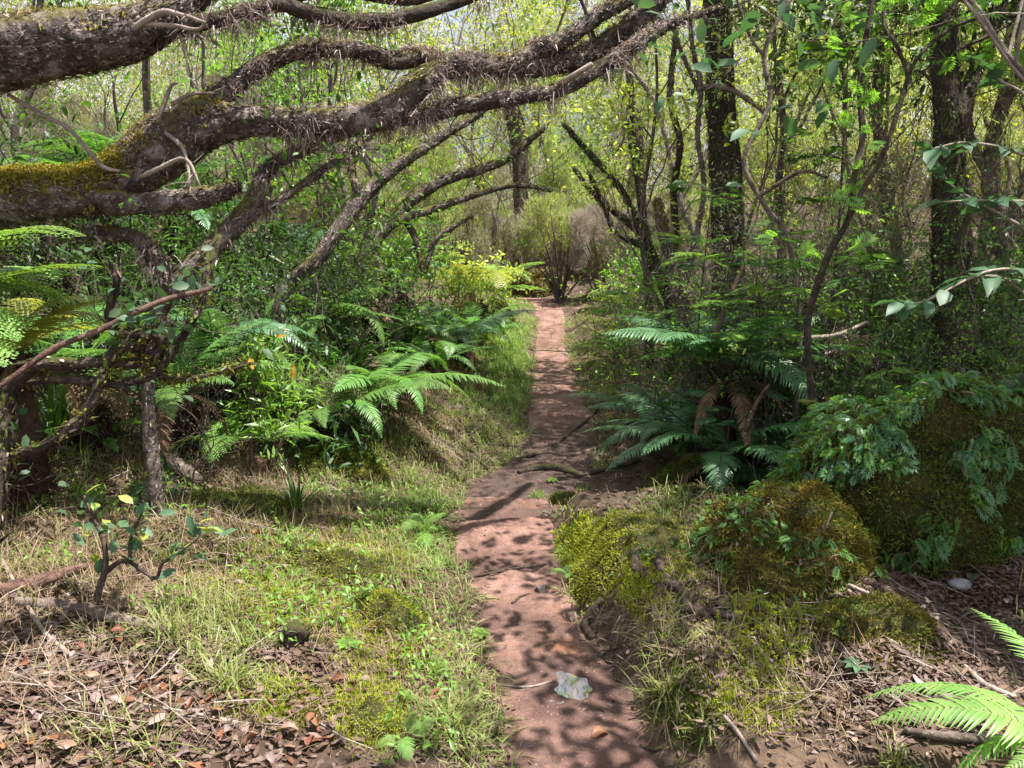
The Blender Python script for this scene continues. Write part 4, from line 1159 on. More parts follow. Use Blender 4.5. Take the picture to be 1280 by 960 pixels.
BUSH = [  # name, label, px, py, depth, h, w, leaf material, leaf L, W, kind, stems, per
    ('heath_bush', 'dull grey green heath bush on the left bank above the large fern', 400, 470, 4.9, .62, .5, 'heath_dull', .035, .004, 'needle', 9, 16),
    ('heath_bush', 'second dull heath bush behind the yellow leaved seedling', 350, 440, 5.3, .6, .45, 'heath_dull', .035, .004, 'needle', 8, 14),
    ('leafy_bush', 'bush with narrow bright leaves behind the crooked branches at the left', 320, 400, 4.4, .8, .45, 'leaf_bright', .08, .017, 'diamond', 6, 3),
    ('leafy_bush', 'low leafy bush under the loop of the crooked grey branch', 205, 470, 3.5, .36, .3, 'leaf_blue', .045, .024, 'oval', 3, 1),
    ('leafy_bush', 'narrow leaved bush in deep shade beneath the big limb', 250, 380, 5.2, 1.2, .6, 'leaf_mid', .10, .018, 'diamond', 7, 3),
    ('leafy_bush', 'tall narrow leaved bush beneath the middle of the big limb', 360, 330, 5.8, 1.5, .7, 'leaf_mid', .11, .02, 'diamond', 7, 3),
    ('leafy_bush', 'shady leafy bush at the far left under the upper limb', 30, 330, 5.0, 1.6, .7, 'leaf_dark', .09, .03, 'oval', 7, 3),
    ('leafy_bush', 'bright leafy bush left of the thin arching tree', 480, 330, 7.4, 1.3, .7, 'leaf_bright', .08, .03, 'oval', 7, 3),
    ('leafy_bush', 'bright bush above the far left grass strip', 590, 350, 9.6, 1.1, .7, 'leaf_lime', .08, .03, 'oval', 7, 3),
    ('leafy_bush', 'leafy bush between the fanning tree and the end of the path', 800, 380, 9.8, 1.3, .7, 'leaf_bright', .09, .035, 'oval', 7, 3),
    ('leafy_bush', 'bush of dark leaves right behind the big fern clump', 960, 440, 5.9, 1.1, .6, 'leaf_dark', .08, .03, 'oval', 7, 3),
    ('leafy_bush', 'leafy bush in front of the thick trunk at the right', 1130, 430, 5.6, 1.3, .6, 'leaf_mid', .07, .028, 'oval', 7, 3),
    ('leafy_bush', 'leafy bush at the right edge beyond the filmy mound', 1270, 400, 5.8, 1.5, .6, 'leaf_mid', .07, .03, 'oval', 7, 3),
    ('leafy_bush', 'small bush of pale leaves low between fern clump and filmy mound', 1000, 560, 4.6, .5, .35, 'leaf_blue', .06, .02, 'oval', 6, 3),
    ('leafy_bush', 'small leafy bush by the sapling stems in the dark right shade', 1060, 590, 4.3, .4, .35, 'leaf_mid', .05, .02, 'oval', 6, 3),
    ('heath_bush', 'lilac grey heath bush behind the grey bent sapling', 935, 300, 5.8, 1.9, .6, 'heath_grey', .05, .005, 'needle', 8, 12),
    ('heath_bush', 'dull green heath bush high between the two mossy trunks', 1040, 330, 6.2, 2.6, .9, 'heath_dull', .05, .006, 'needle', 8, 14),
]
for nm, lab, a, b_, d, h, w, m_, L_, W_, lk, st, pe in BUSH:
    leafy(nm, lab, 'bush', gb(a, b_, d), h, w, m_, L_, W_, lk, st, 2, pe, r=.006 + .004 * h)

STRAPS = [(300, 330, 5.0, .55, 'strap leaved plant in deep shade right of the leaning tree'), (380, 300, 5.4, .6, 'strap leaved plant under the middle of the big limb'), (250, 250, 5.6, .7, 'strap leaved plant tucked behind the golden moss'),
          (440, 300, 6.0, .55, 'strap leaved plant left of the thin arching tree'), (160, 250, 5.0, .6, 'strap leaved plant behind the curled twig of the limb'), (345, 260, 5.6, .6, 'strap leaved plant high under the forked limb'),
          (520, 320, 7.0, .6, 'strap leaved plant right of the thin arching tree'), (60, 400, 4.0, .5, 'strap leaved plant under the tree fern at the left'), (372, 640, None, .22, 'small spiky strap leaved plant standing in the dry grass of the left bank')]
_strap = None
for a, b_, d, s_, lab in STRAPS:
    p_ = G(a, b_) if d is None else at(a, b_ + 40, d)
    if d is not None: p_ = np.array([p_[0], p_[1], max(float(height(p_[0], p_[1])), 0)])
    if _strap is None:
        g = Geo(); n_ = 46; aa = rng.uniform(0, 6.28, n_); el_ = rng.uniform(.5, 1.5, n_)
        leaves(g, np.zeros((n_, 3)) + rng.normal(0, .03, (n_, 3)) * [1, 1, 0], np.stack([np.cos(aa) * np.cos(el_), np.sin(aa) * np.cos(el_), np.sin(el_)], -1), np.stack([-np.cos(aa) * np.sin(el_), -np.sin(aa) * np.sin(el_), np.cos(el_)], -1), rng.uniform(.6, 1.3, n_), .05, 'strap', .35)
        _strap = g.mesh('strap_leaved_plant', [M['leaf_mid']])
    o = link('strap_leaved_plant', _strap, None, p_); tag(o, lab, 'plant', 'strap leaved plants'); o.scale = (s_ * 1.2,) * 3; o.rotation_euler = (0, 0, rng.uniform(0, 6))
#@@PART4

# ------------------------------------------------------------------ ground cover
def G_many(px, py):
    px = np.asarray(px, float); py = np.asarray(py, float)
    X = (px - 640) / FPX; U = (480 - py) / FPX
    d = np.full(len(px), 1.0); done = np.zeros(len(px), bool)
    for _ in range(420):
        x = X * d; y = d * cp + U * d * sp; z = CAM_H + U * d * cp - d * sp
        done |= z <= height(x, y)
        if done.all(): break
        d = np.where(done, d, d * 1.006 + .002)
    x = X * d; y = d * cp + U * d * sp
    ok = done & (d < 22)
    P = np.stack([x, y, height(x, y)], -1)
    return P[ok], d[ok]


def zone(cx, cy, rx, ry, n):
    a = rng.uniform(0, 6.283, n); r = np.sqrt(rng.random(n)) * (1 + .25 * rng.normal(size=n))
    return G_many(cx + rx * r * np.cos(a), cy + ry * r * np.sin(a))


def offpath(P, d, mar=0.0):
    l, r = path_lr(P[:, 1])
    k = (P[:, 0] < l - mar) | (P[:, 0] > r + mar)
    return P[k], d[k]


def blades(g, P, d, per, L, W, lean=(.3, 1.1), sp=.03, droop=(.2, .9), m=0):
    n = len(P) * per
    if n == 0: return
    p = np.repeat(P, per, 0); dd = np.repeat(d, per); ls = np.repeat(rng.uniform(.55, 1.3, len(P)), per)
    a = rng.uniform(0, 6.283, n); e = rng.uniform(lean[0], lean[1], n)   # e: tilt from vertical
    o = np.stack([np.cos(a), np.sin(a), 0 * a], -1)
    k = sp * (1 + .12 * dd)
    p = p + o * (rng.random(n) * k)[:, None] + rng.normal(0, .008, (n, 3)) * [1, 1, 0]
    p[:, 2] = height(p[:, 0], p[:, 1]) - .006
    dr = o * np.sin(e)[:, None] + np.array([0, 0, 1.0]) * np.cos(e)[:, None]
    nr = -o * np.cos(e)[:, None] + np.array([0, 0, 1.0]) * np.sin(e)[:, None]
    leaves(g, p, dr, nr + rdir(n) * .3, L * ls * rng.uniform(.5, 1.2, n), W * (1 + .10 * np.maximum(dd - 2, 0)) * rng.uniform(.7, 1.3, n), 'strap', rng.uniform(*droop, n), m)


GR = Geo(); LU = Geo(); ST = Geo(); MS = [Geo(), Geo(), Geo()]
# (zone px ellipse, clumps, blades per clump, height, width)
for z in [(330, 690, 330, 130, 620, 9, .14, .0024), (120, 850, 260, 130, 170, 6, .17, .0026), (420, 610, 160, 90, 500, 9, .14, .003), (560, 500, 70, 70, 350, 8, .13, .003), (300, 560, 260, 60, 420, 9, .16, .003),
          (500, 860, 110, 90, 150, 8, .13, .0024), (860, 740, 90, 90, 160, 7, .13, .0026), (1000, 850, 160, 90, 200, 6, .11, .0026), (960, 640, 160, 50, 140, 8, .14, .003), (-150, 760, 260, 240, 400, 8, .16, .003),
          (700, 560, 110, 40, 110, 6, .10, .003), (60, 700, 160, 90, 200, 7, .2, .0026)]:
    P, d = offpath(*zone(*z[:5]), .03); blades(ST, P, d, int(z[5] * 1.4), z[6] * 1.1, z[7] * .68, lean=(.3, 1.4), droop=(-.2, 1.7))
for z in [(330, 690, 330, 150, 260, 10, .13, .0032), (420, 650, 110, 70, 120, 11, .13, .0034), (250, 790, 80, 40, 60, 14, .18, .0034), (160, 930, 120, 30, 14, 12, .15, .0034), (430, 560, 90, 30, 40, 14, .2, .004), (300, 860, 60, 30, 16, 14, .14, .0034), (575, 850, 40, 100, 26, 11, .17, .0060), (560, 910, 40, 40, 16, 12, .17, .0065),
          (480, 560, 120, 60, 110, 10, .13, .004), (620, 470, 45, 90, 420, 11, .16, .0042), (560, 560, 80, 60, 200, 10, .12, .004), (745, 430, 40, 60, 220, 9, .12, .004), (800, 430, 60, 40, 120, 9, .14, .004),
          (850, 640, 60, 40, 60, 10, .14, .0036), (830, 830, 30, 70, 16, 13, .16, .0032), (960, 800, 90, 60, 36, 9, .12, .0032), (60, 560, 160, 70, 140, 10, .2, .004), (700, 690, 30, 25, 10, 10, .1, .004),
          (1200, 640, 60, 40, 40, 12, .16, .004), (-100, 620, 200, 200, 150, 12, .2, .004), (1400, 800, 120, 150, 60, 9, .15, .004), (690, 610, 25, 12, 6, 9, .09, .004)]:
    P, d = offpath(*zone(*z[:5]), .0); blades(GR, P, d, *z[5:], lean=(.1, 1.1))
for z in [(515, 640, 50, 45, 80, 14, .17, .0040), (540, 700, 30, 40, 40, 12, .13, .004), (632, 410, 32, 60, 330, 12, .2, .0044), (640, 470, 22, 40, 130, 12, .16, .0042), (600, 390, 45, 45, 200, 12, .2, .0045), (600, 480, 60, 50, 160, 11, .16, .0042)]:
    P, d = offpath(*zone(*z[:5]), .0); blades(LU, P, d, *z[5:], lean=(.1, 1.0))
yy_ = 1.7 + 11 * rng.random(1500) ** 1.5; el_, er_ = path_lr(yy_); sd_ = rng.random(1500) < .55
xx_ = np.where(sd_, el_ + .02 - .12 * rng.random(1500) ** 1.3, er_ - .02 - .05 * np.interp(yy_, [3, 7], [0, 1]) + .14 * rng.random(1500) ** 1.3)
EP = np.stack([xx_, yy_, height(xx_, yy_)], -1); kk_ = vnoise(xx_ * 2 + 7, yy_ * 2.3) ; kk_ = kk_ > .42
EP = EP[kk_]; ED = np.hypot(EP[:, 1], 1.5)
blades(GR, EP[::2], ED[::2], 8, .12, .0034, lean=(.2, 1.3), droop=(.1, 1.3)); blades(ST, EP[1::2], ED[1::2], 8, .13, .0020, lean=(.3, 1.4), droop=(0, 1.5)); blades(LU, EP[::5], ED[::5], 9, .12, .004, lean=(.2, 1.2), droop=(.2, 1.2))
solo('straw_grass', ST, M['straw'], 'dry straw coloured grass matted over the banks beside the path', 'dry grass', None, 'stuff')
solo('grass', GR, M['grass'], 'green grass scattered over the banks beside the red path', 'grass', None, 'stuff')
solo('lush_grass', LU, M['grass_lush'], 'lush bright green grass along the left edge of the red path', 'grass', None, 'stuff')
# moss carpets on the soil
for z in [(745, 700, 40, 45, 1500, 0), (725, 680, 30, 30, 700, 0), (465, 890, 45, 40, 1300, 0), (340, 875, 55, 30, 900, 0), (490, 755, 50, 30, 600, 1), (330, 735, 90, 18, 600, 0), (430, 690, 110, 40, 1300, 0), (380, 770, 120, 30, 900, 0), (480, 800, 60, 50, 900, 0), (260, 690, 80, 30, 600, 1),
          (785, 665, 40, 18, 500, 0), (950, 870, 60, 40, 700, 0), (860, 880, 40, 60, 500, 1), (1000, 760, 60, 60, 900, 1), (880, 620, 60, 30, 600, 1), (1080, 790, 90, 50, 1100, 2), (420, 570, 60, 35, 1300, 1),
          (450, 590, 50, 25, 900, 1), (380, 545, 40, 20, 500, 0), (760, 460, 40, 60, 700, 0), (760, 400, 40, 25, 400, 0), (1220, 600, 80, 60, 500, 1), (700, 575, 40, 12, 100, 1), (820, 700, 60, 60, 800, 0)]:
    P, d = offpath(*zone(*z[:5]), .01)
    if len(P):
        blades(MS[z[5]], P, d, 8, .024, .0050, lean=(.0, 1.0), sp=.022, droop=(0, .3))
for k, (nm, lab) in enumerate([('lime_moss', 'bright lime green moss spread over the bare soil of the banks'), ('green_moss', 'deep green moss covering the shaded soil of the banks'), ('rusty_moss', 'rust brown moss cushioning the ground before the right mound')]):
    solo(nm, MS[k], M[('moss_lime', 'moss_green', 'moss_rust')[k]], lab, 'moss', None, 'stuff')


g = Geo()
for z in [(330, 690, 300, 130, 700), (480, 600, 110, 80, 200), (520, 840, 80, 110, 110), (880, 700, 120, 80, 260), (980, 850, 120, 80, 160), (100, 620, 160, 80, 300), (610, 480, 50, 90, 260), (760, 440, 40, 60, 160)]:
    P, d = offpath(*zone(*z)); cl = vnoise(P[:, 0] * 4, P[:, 1] * 4) > .5; P = P[cl]
    P = np.repeat(P, 5, 0) + rng.normal(0, .02, (len(P) * 5, 3)) * [1, 1, 0]; P[:, 2] = height(P[:, 0], P[:, 1]) + rng.uniform(.01, .06, len(P)); n = len(P)
    leaves(g, P, rdir(n, .25), rdir(n) * .5 + np.array([0, 0, 1.0]), .03 * rng.uniform(.5, 1.4, n), .013, 'oval', .1, int(rng.integers(0, 2)))
solo('low_herbs', g, [M['leaf_bright'], M['leaf_mid']], 'tiny green herb leaves sprinkled through the grass of the banks', 'herbs', None, 'stuff')


def lay(g, P, L, W, kind='oval', tilt=.45, m=0, lift=.012):
    P = P[np.hypot(P[:, 0] - PUD[0], P[:, 1] - PUD[1]) > .13]
    n = len(P)
    if n == 0: return
    p = P + np.array([0, 0, 1]) * rng.uniform(.0, lift, n)[:, None]
    a = rng.uniform(0, 6.283, n)
    leaves(g, p, np.stack([np.cos(a), np.sin(a), rng.normal(0, .25, n)], -1), rdir(n) * tilt + np.array([0, 0, 1.0]), L * rng.uniform(.5, 1.3, n), W * rng.uniform(.6, 1.3, n), kind, rng.uniform(-.3, .35, n), m)


g = Geo()
for z, L_, W_, k_ in [((150, 870, 290, 120, 4200), .036, .017, 0), ((150, 850, 290, 130, 3000), .02, .009, 0), ((330, 720, 330, 150, 1600), .035, .014, 0), ((1130, 800, 240, 130, 4200), .038, .015, 0), ((1130, 800, 240, 130, 4200), .02, .008, 0), ((1230, 720, 120, 40, 800), .05, .02, 0), ((900, 800, 110, 120, 700), .03, .012, 0),
                      ((700, 560, 80, 30, 700), .03, .012, 0), ((740, 590, 60, 20, 400), .03, .012, 0), ((600, 520, 60, 50, 600), .04, .018, 0), ((520, 600, 160, 60, 700), .035, .014, 0), ((730, 500, 30, 60, 350), .03, .012, 0), ((1000, 600, 260, 60, 900), .05, .02, 0),
                      ((200, 600, 260, 80, 900), .05, .018, 0), ((500, 800, 110, 120, 600), .028, .012, 0), ((-200, 850, 250, 250, 1200), .05, .022, 0), ((1450, 800, 150, 250, 1000), .05, .022, 0), ((120, 830, 200, 90, 500), .05, .022, 2), ((1130, 800, 240, 130, 130), .045, .018, 3), ((600, 520, 40, 40, 300), .05, .02, 2), ((230, 900, 260, 70, 130), .045, .02, 1)]:
    P, d = offpath(*zone(*z), -.03); lay(g, P, L_, W_, 'oval', m=k_)
solo('leaf_litter', g, [M['litter'], M['dead_rust'], M['dead_mauve'], M['dead_pale']], 'brown dead leaves lying thick on the forest floor', 'leaf litter', None, 'stuff')
g = Geo()
P, d = zone(690, 750, 120, 260, 2600); l_, r_ = path_lr(P[:, 1]); P = P[(P[:, 0] > l_ - .02) & (P[:, 0] < r_ + .02) & (np.hypot(P[:, 0] - PUD[0], P[:, 1] - PUD[1]) > .12)]
n = len(P); a_ = rng.uniform(0, 6.283, (n, 1)) + np.arange(5)[None] * 1.2566; sz = .0022 * np.exp(rng.normal(0.3, .55, n)); rr_ = sz[:, None] * rng.uniform(.7, 1.3, (n, 5))
ring = np.stack([P[:, 0:1] + rr_ * np.cos(a_), P[:, 1:2] + rr_ * np.sin(a_), np.repeat(P[:, 2:3] + .004, 5, 1)], -1)
topv = P + np.stack([0 * sz, 0 * sz, .006 + sz * .8], -1)
V = np.concatenate([ring, topv[:, None]], 1).reshape(-1, 3); b_ = np.arange(n)[:, None, None] * 6
g.add(V, None, (np.array([[i, (i + 1) % 5, 5] for i in range(5)])[None] + b_).reshape(-1, 3))
M['grit'] = leafmat('grit', [(.16, .08, .06), (.30, .18, .14), (.10, .055, .045), (.42, .32, .27)], .0, .7, .3)
solo('path_grit', g, M['grit'], 'small stones and crumbs of earth strewn over the red path', 'grit', None, 'stuff', smooth=False)
# crumbs of bark, needles and leaves on the path
g = Geo()
P, d = zone(690, 760, 110, 230, 900); lay(g, P, .016, .005, 'diamond', .2, 0, .004)
P, d = zone(700, 565, 65, 40, 1500); lay(g, P, .032, .011, 'diamond', .3, 0, .006)
P, d = zone(600, 780, 25, 200, 500); lay(g, P, .03, .011, 'oval', .3, 0, .006); P, d = zone(760, 780, 40, 170, 500); lay(g, P, .03, .011, 'oval', .3, 0, .006); lay(g, np.repeat(EP, 3, 0) + rng.normal(0, .05, (len(EP) * 3, 3)) * [1, 1, 0] + [0, 0, .006], .03, .012, 'oval', .4, 0, .006); P, d = zone(700, 470, 40, 90, 500); lay(g, P, .03, .009, 'diamond', .3, 0, .006)
P, d = zone(690, 760, 110, 230, 260); lay(g, P, .05, .0022, 'diamond', .1, 0, .004)
solo('path_litter', g, M['litter'], 'crumbs of dead leaf and needles strewn on the red path', 'leaf litter', None, 'stuff')
# thin dead stems over the litter
g = Geo()
for z, n_ in (((120, 850, 260, 110), 60), ((1130, 800, 220, 110), 90), ((1030, 620, 120, 60), 200), ((300, 620, 300, 80), 160), ((600, 540, 100, 40), 90)):
    P, d = offpath(*zone(*z, n_))
    for p in P:
        a = rng.uniform(0, 6.28); l_ = rng.uniform(.08, .32); e = np.array([math.cos(a), math.sin(a), 0]) * l_
        q = np.array([p, p + e * .5, p + e]); q[:, 2] = height(q[:, 0], q[:, 1]) + rng.uniform(.006, .04, 3)
        tube(g, q, rng.uniform(.0012, .0028), 3, cap=False)
solo('dead_stems', g, M['bark_pale'], 'thin pale dead stems strewn over the forest floor', 'dead stems', None, 'stuff')

# ------------------------------------------------------------------ moss mounds
def mound(name, label, c, rx, ry, h, fuzz, nf, fl=.02, rot=0, top=None, seed=0, cat='moss mound', core='moss_core', extra=None, power=2.2):
    c = np.array(c)
    root = thing(name, label, cat, c)
    nu, nv = 84, 34
    u = np.linspace(0, 2 * math.pi, nu, endpoint=False); v = np.linspace(0, 1, nv)
    U_, V_ = np.meshgrid(u, v)
    rr = np.sin(V_ * math.pi / 2) ** .8; zz = np.cos(V_ * math.pi / 2) ** (2 / power)
    ox = np.cos(U_) * rr * rx; oy = np.sin(U_) * rr * ry
    ca, sa = math.cos(rot), math.sin(rot)
    x = c[0] + ox * ca - oy * sa; y = c[1] + ox * sa + oy * ca
    nz = 1 + 1.7 * fbm(x * 2.2 / max(rx, .2) * .8 + seed, y * 2.2 / max(rx, .2) * .8 + zz * 2.6, 5)
    x = c[0] + (x - c[0]) * (.85 + .3 * (nz - .5)); y = c[1] + (y - c[1]) * (.85 + .3 * (nz - .5))
    z = height(x, y) - .05 + (h + .05) * zz * (0.6 + .4 * nz) 
    V = np.stack([x, y, z], -1)
    i = np.arange(nv - 1)[:, None] * nu; j = np.arange(nu)[None, :]; j2 = (j + 1) % nu
    g = Geo(); g.add(V.reshape(-1, 3), np.stack([i + j, i + nu + j, i + nu + j2, i + j2], -1).reshape(-1, 4))
    part('mound', g, M[core], root)
    du = np.roll(V, -1, 1) - np.roll(V, 1, 1); dv = np.gradient(V, axis=0)
    Nn = unit(np.cross(du, dv)); Nn = np.where(Nn[..., 2:3] < -.2, -Nn, Nn)
    area = np.linalg.norm(np.cross(du, dv), axis=-1).ravel() + 1e-9
    V = V.reshape(-1, 3); Nn = Nn.reshape(-1, 3)
    Vn = np.linalg.norm(V, axis=0)
    def samp(n):
        k = rng.choice(len(V), n, p=area / area.sum())
        return V[k] + rng.normal(0, 1, (n, 3)) * np.sqrt(area[k])[:, None] * .6, Nn[k]
    clump = vnoise(V[:, 0] * 14, V[:, 1] * 14 + V[:, 2] * 11)
    g = Geo(); ms = []
    for fi, fz in enumerate(fuzz):
        k = rng.choice(len(V), nf // len(fuzz) * 2, p=area / area.sum())
        sel = clump[k] > .45 if fi % 2 == 0 else clump[k] <= .55
        k = k[sel] if len(fuzz) > 1 else k
        n = len(k); p = V[k] + rng.normal(0, 1, (n, 3)) * np.sqrt(area[k])[:, None] * .5; o = Nn[k]
        leaves(g, p - o * .004, unit(o + rdir(n) * .9), rdir(n), fl * rng.uniform(.5, 1.5, n) * (.6 + .9 * clump[k]), fl * .24, 'strap', .15, fi)
        ms.append(M[fz])
    f = part('moss', g, ms, root); f['kind'] = 'stuff'
    if extra:
        for nm, mt, n, L_, W_, kind in extra:
            p, o = samp(n); g = Geo()
            sel = vnoise(p[:, 0] * 5 + 9, p[:, 2] * 5 + p[:, 1] * 4) > .42; p = p[sel]; o = o[sel]; n = len(p)
            leaves(g, p, unit(o * .7 + rdir(n) * .7 + np.array([0, -.1, -.45])), unit(o + rdir(n) * .5), L_ * rng.uniform(.5, 1.4, n), W_, kind, .35)
            part(nm, g, M[mt], root)['kind'] = 'stuff'
    return root


M['moss_core'] = soilmat('moss_core', [(.3, (.02, .018, .010)), (.5, (.05, .045, .015)), (.75, (.09, .085, .02))], 5, (.5, 1.3), 1.0, .95)
c_ = G(1175, 745); c_ = ground(c_[0] + .12, c_[1] + .55)
mound('mossy_mound', 'tall dark mound covered in moss and filmy ferns at the right, below the thick trunk', c_, .62, .42, .76, ['moss_green', 'moss_rust', 'moss_green', 'moss_green'], 70000, .020, .1, power=2.6, extra=[('filmy_ferns', 'fern_mid', 7000, .045, .03, 'pinnate'), ('dark_ferns', 'fern_dark', 4000, .06, .03, 'pinnate'), ('leaflets', 'leaf_bright', 3000, .028, .016, 'oval'), ('dead_bits', 'litter', 1800, .06, .008, 'strap')])
c_ = G(1010, 722); c_ = ground(c_[0], c_[1] + .2)
mound('mossy_mound', 'rounded mound of rust and green moss right of the path, with pale lichen scraps', c_, .38, .27, .25, ['moss_rust', 'moss_green', 'moss_gold', 'moss_green'], 40000, .016, .2, seed=4, power=1.5, extra=[('lichen', 'dead_mauve', 700, .02, .012, 'oval'), ('filmy_ferns', 'fern_mid', 1500, .035, .03, 'pinnate'), ('leaflets', 'leaf_bright', 700, .02, .012, 'oval'), ('dead_bits', 'dead_frond', 1300, .05, .005, 'strap')])
c_ = G(962, 735)
mound('mossy_mound', 'small rust coloured moss cushion in front of the rounded mound', c_, .19, .15, .11, ['moss_rust', 'moss_green'], 8000, .016, 0, seed=8, power=1.6)
c_ = G(870, 603); mound('mossy_mound', 'low olive moss hummock under the drooping dark fronds', c_, .28, .2, .15, ['moss_green', 'moss_rust'], 7000, .022, 0, seed=12)
c_ = G(745, 730); mound('mossy_mound', 'bright lime moss cushion on the edge of the bank right of the path', c_ + [.09, .12, 0], .2, .26, .07, ['moss_lime', 'moss_lime'], 9000, .014, .3, seed=2, power=3)
c_ = G(800, 680); mound('mossy_mound', 'flat yellow green moss hummock behind the lime cushion', c_, .22, .2, .07, ['moss_lime', 'moss_green'], 5000, .014, .3, seed=3)
c_ = G(468, 905); mound('mossy_mound', 'vivid green moss cushion at the bottom left of the path', c_, .10, .13, .045, ['moss_lime', 'moss_lime'], 6000, .010, .8, seed=5, power=1.4)
c_ = G(705, 628); mound('mossy_mound', 'small brown green moss hump in the middle of the dip in the path', c_, .10, .07, .06, ['moss_green', 'moss_rust'], 2500, .014, 0, seed=6)
c_ = G(430, 592); mound('mossy_mound', 'green moss hummock on the left bank below the large fern', c_, .28, .2, .14, ['moss_green', 'moss_lime'], 7000, .022, .4, seed=7)
c_ = G(680, 372); mound('mossy_mound', 'shaggy brown hummock where the path bends out of sight', c_ + [-.1, .5, 0], .55, .4, .42, ['moss_rust', 'straw'], 6000, .07, 0, seed=9)
c_ = G(1090, 790); mound('mossy_mound', 'low dark moss swelling in the shade of the right litter', c_, .28, .18, .06, ['moss_rust', 'moss_green'], 7000, .018, 0, seed=10, power=1.2)
c_ = G(1240, 500); mound('mossy_mound', 'golden mossy boulder at the right edge behind the filmy mound', gb(1265, 620, 4.7), .5, .4, .75, ['moss_gold', 'moss_green'], 8000, .02, 0, seed=13, extra=[('filmy_ferns', 'fern_mid', 700, .07, .03, 'pinnate')])
c_ = G(420, 700); mound('mossy_mound', 'low olive hummock in the dry grass of the middle left bank', c_, .30, .2, .05, ['moss_green', 'moss_lime'], 6000, .016, .3, seed=21, power=1.2)
c_ = G(300, 640); mound('mossy_mound', 'low green hummock below the small spiky plant on the left bank', c_, .34, .22, .06, ['moss_green', 'moss_lime'], 6000, .016, .8, seed=22, power=1.2)
c_ = G(490, 765); mound('mossy_mound', 'green hummock on the bank edge left of the red path', c_, .17, .24, .05, ['moss_lime', 'moss_green'], 6000, .014, .2, seed=23, power=1.2)
# star moss stalks by the roots, small round fern cushion hole
g = Geo()
P, d = zone(800, 740, 26, 40, 260); P2, d2 = zone(960, 790, 60, 60, 300); P = np.vstack([P, P2]); n = len(P)
tube_n = 0
leaves(g, P, np.array([0, 0, 1.0]) + rng.normal(0, .25, (n, 3)), rdir(n), .045 * rng.uniform(.6, 1.2, n), .006, 'strap', .0)
top_ = P + np.array([0, 0, .036]); T8 = np.repeat(top_, 9, 0)
leaves(g, T8, rdir(len(T8), .6), rdir(len(T8)), .012, .003, 'diamond')
solo('star_moss', g, M['moss_lime'], 'upright star moss shoots between the exposed roots right of the path', 'moss', None, 'stuff')

# ------------------------------------------------------------------ roots, sticks, leaves that can be told apart
def groundline(L, lift=.012, d0=None):
    P = np.array([G(a, b) for a, b, r in L]); r = np.array([rr * project(p)[2] / FPX for p, (a, b, rr) in zip(P, L)])
    P[:, 2] += r * .4 + lift
    return np.column_stack([P, r])


def ground_tube(name, label, cat, L, mat, lift=.0, bump=.15, group=None, sides=9):
    A = smooth_line(groundline(L, lift), 7); g = Geo()
    tube(g, A[:, :3], np.maximum(A[:, 3], .0012), sides, bump, frame=True)
    return solo(name, g, M[mat], label, cat, group)


ground_tube('root', 'twisted exposed root running down the mossy bank right of the path', 'root', [(770, 652, 5), (786, 668, 8), (802, 690, 9), (794, 712, 8), (808, 730, 7), (824, 748, 7), (816, 772, 6), (828, 795, 3)], 'root', .010, .3)
ground_tube('root', 'long root curving right over the bank from the twisted root', 'root', [(800, 688, 4), (822, 704, 6), (828, 728, 5), (852, 748, 6), (860, 770, 5), (884, 782, 5), (905, 812, 2)], 'root', .012, .3)
ground_tube('root', 'short root hooked over the path edge below the lime moss', 'root', [(752, 758, 4), (738, 772, 5), (732, 790, 6), (740, 800, 5)], 'root', .005, .2)
ground_tube('root', 'thin root crossing the bank top near the right grass', 'root', [(850, 765, 4), (880, 772, 5), (920, 782, 4)], 'root', .005, .2)
ground_tube('rotten_log', 'dark rotten wood lying across the dip in the path', 'log', [(648, 594, 3), (672, 590, 5), (700, 591, 5), (722, 597, 3)], 'bark_dark', .008, .25)
ground_tube('root', 'thin root across the path at the right of the rotten wood', 'root', [(718, 600, 2), (760, 588, 3), (800, 578, 3)], 'root', .005, .2)
ground_tube('root', 'knotted root crossing the dark earth of the path above the rotten wood', 'root', [(640, 578, 2), (676, 570, 3), (712, 572, 3), (748, 562, 3), (770, 556, 2)], 'root', .004, .25)
ground_tube('root', 'thin root running along the path from the dip to the right verge', 'root', [(690, 560, 1.6), (712, 545, 2), (740, 520, 2.2), (752, 500, 1.6)], 'root', .004, .2)
ground_tube('log', 'half buried grey log under the front left seedling', 'log', [(20, 762, 7), (90, 770, 8), (150, 785, 8), (210, 800, 5)], 'bark_grey', .012, .15)
ground_tube('log', 'dark log lying behind the front left seedling at the left edge', 'log', [(-60, 760, 9), (10, 745, 9), (70, 728, 8), (110, 715, 4)], 'bark_red', .012, .2)
ground_tube('log', 'mossy grey log lying in the grass left of the thin yellow leaved seedling', 'log', [(170, 545, 9), (200, 570, 10), (228, 595, 11), (248, 612, 8)], 'bark_grey', .02, .15)
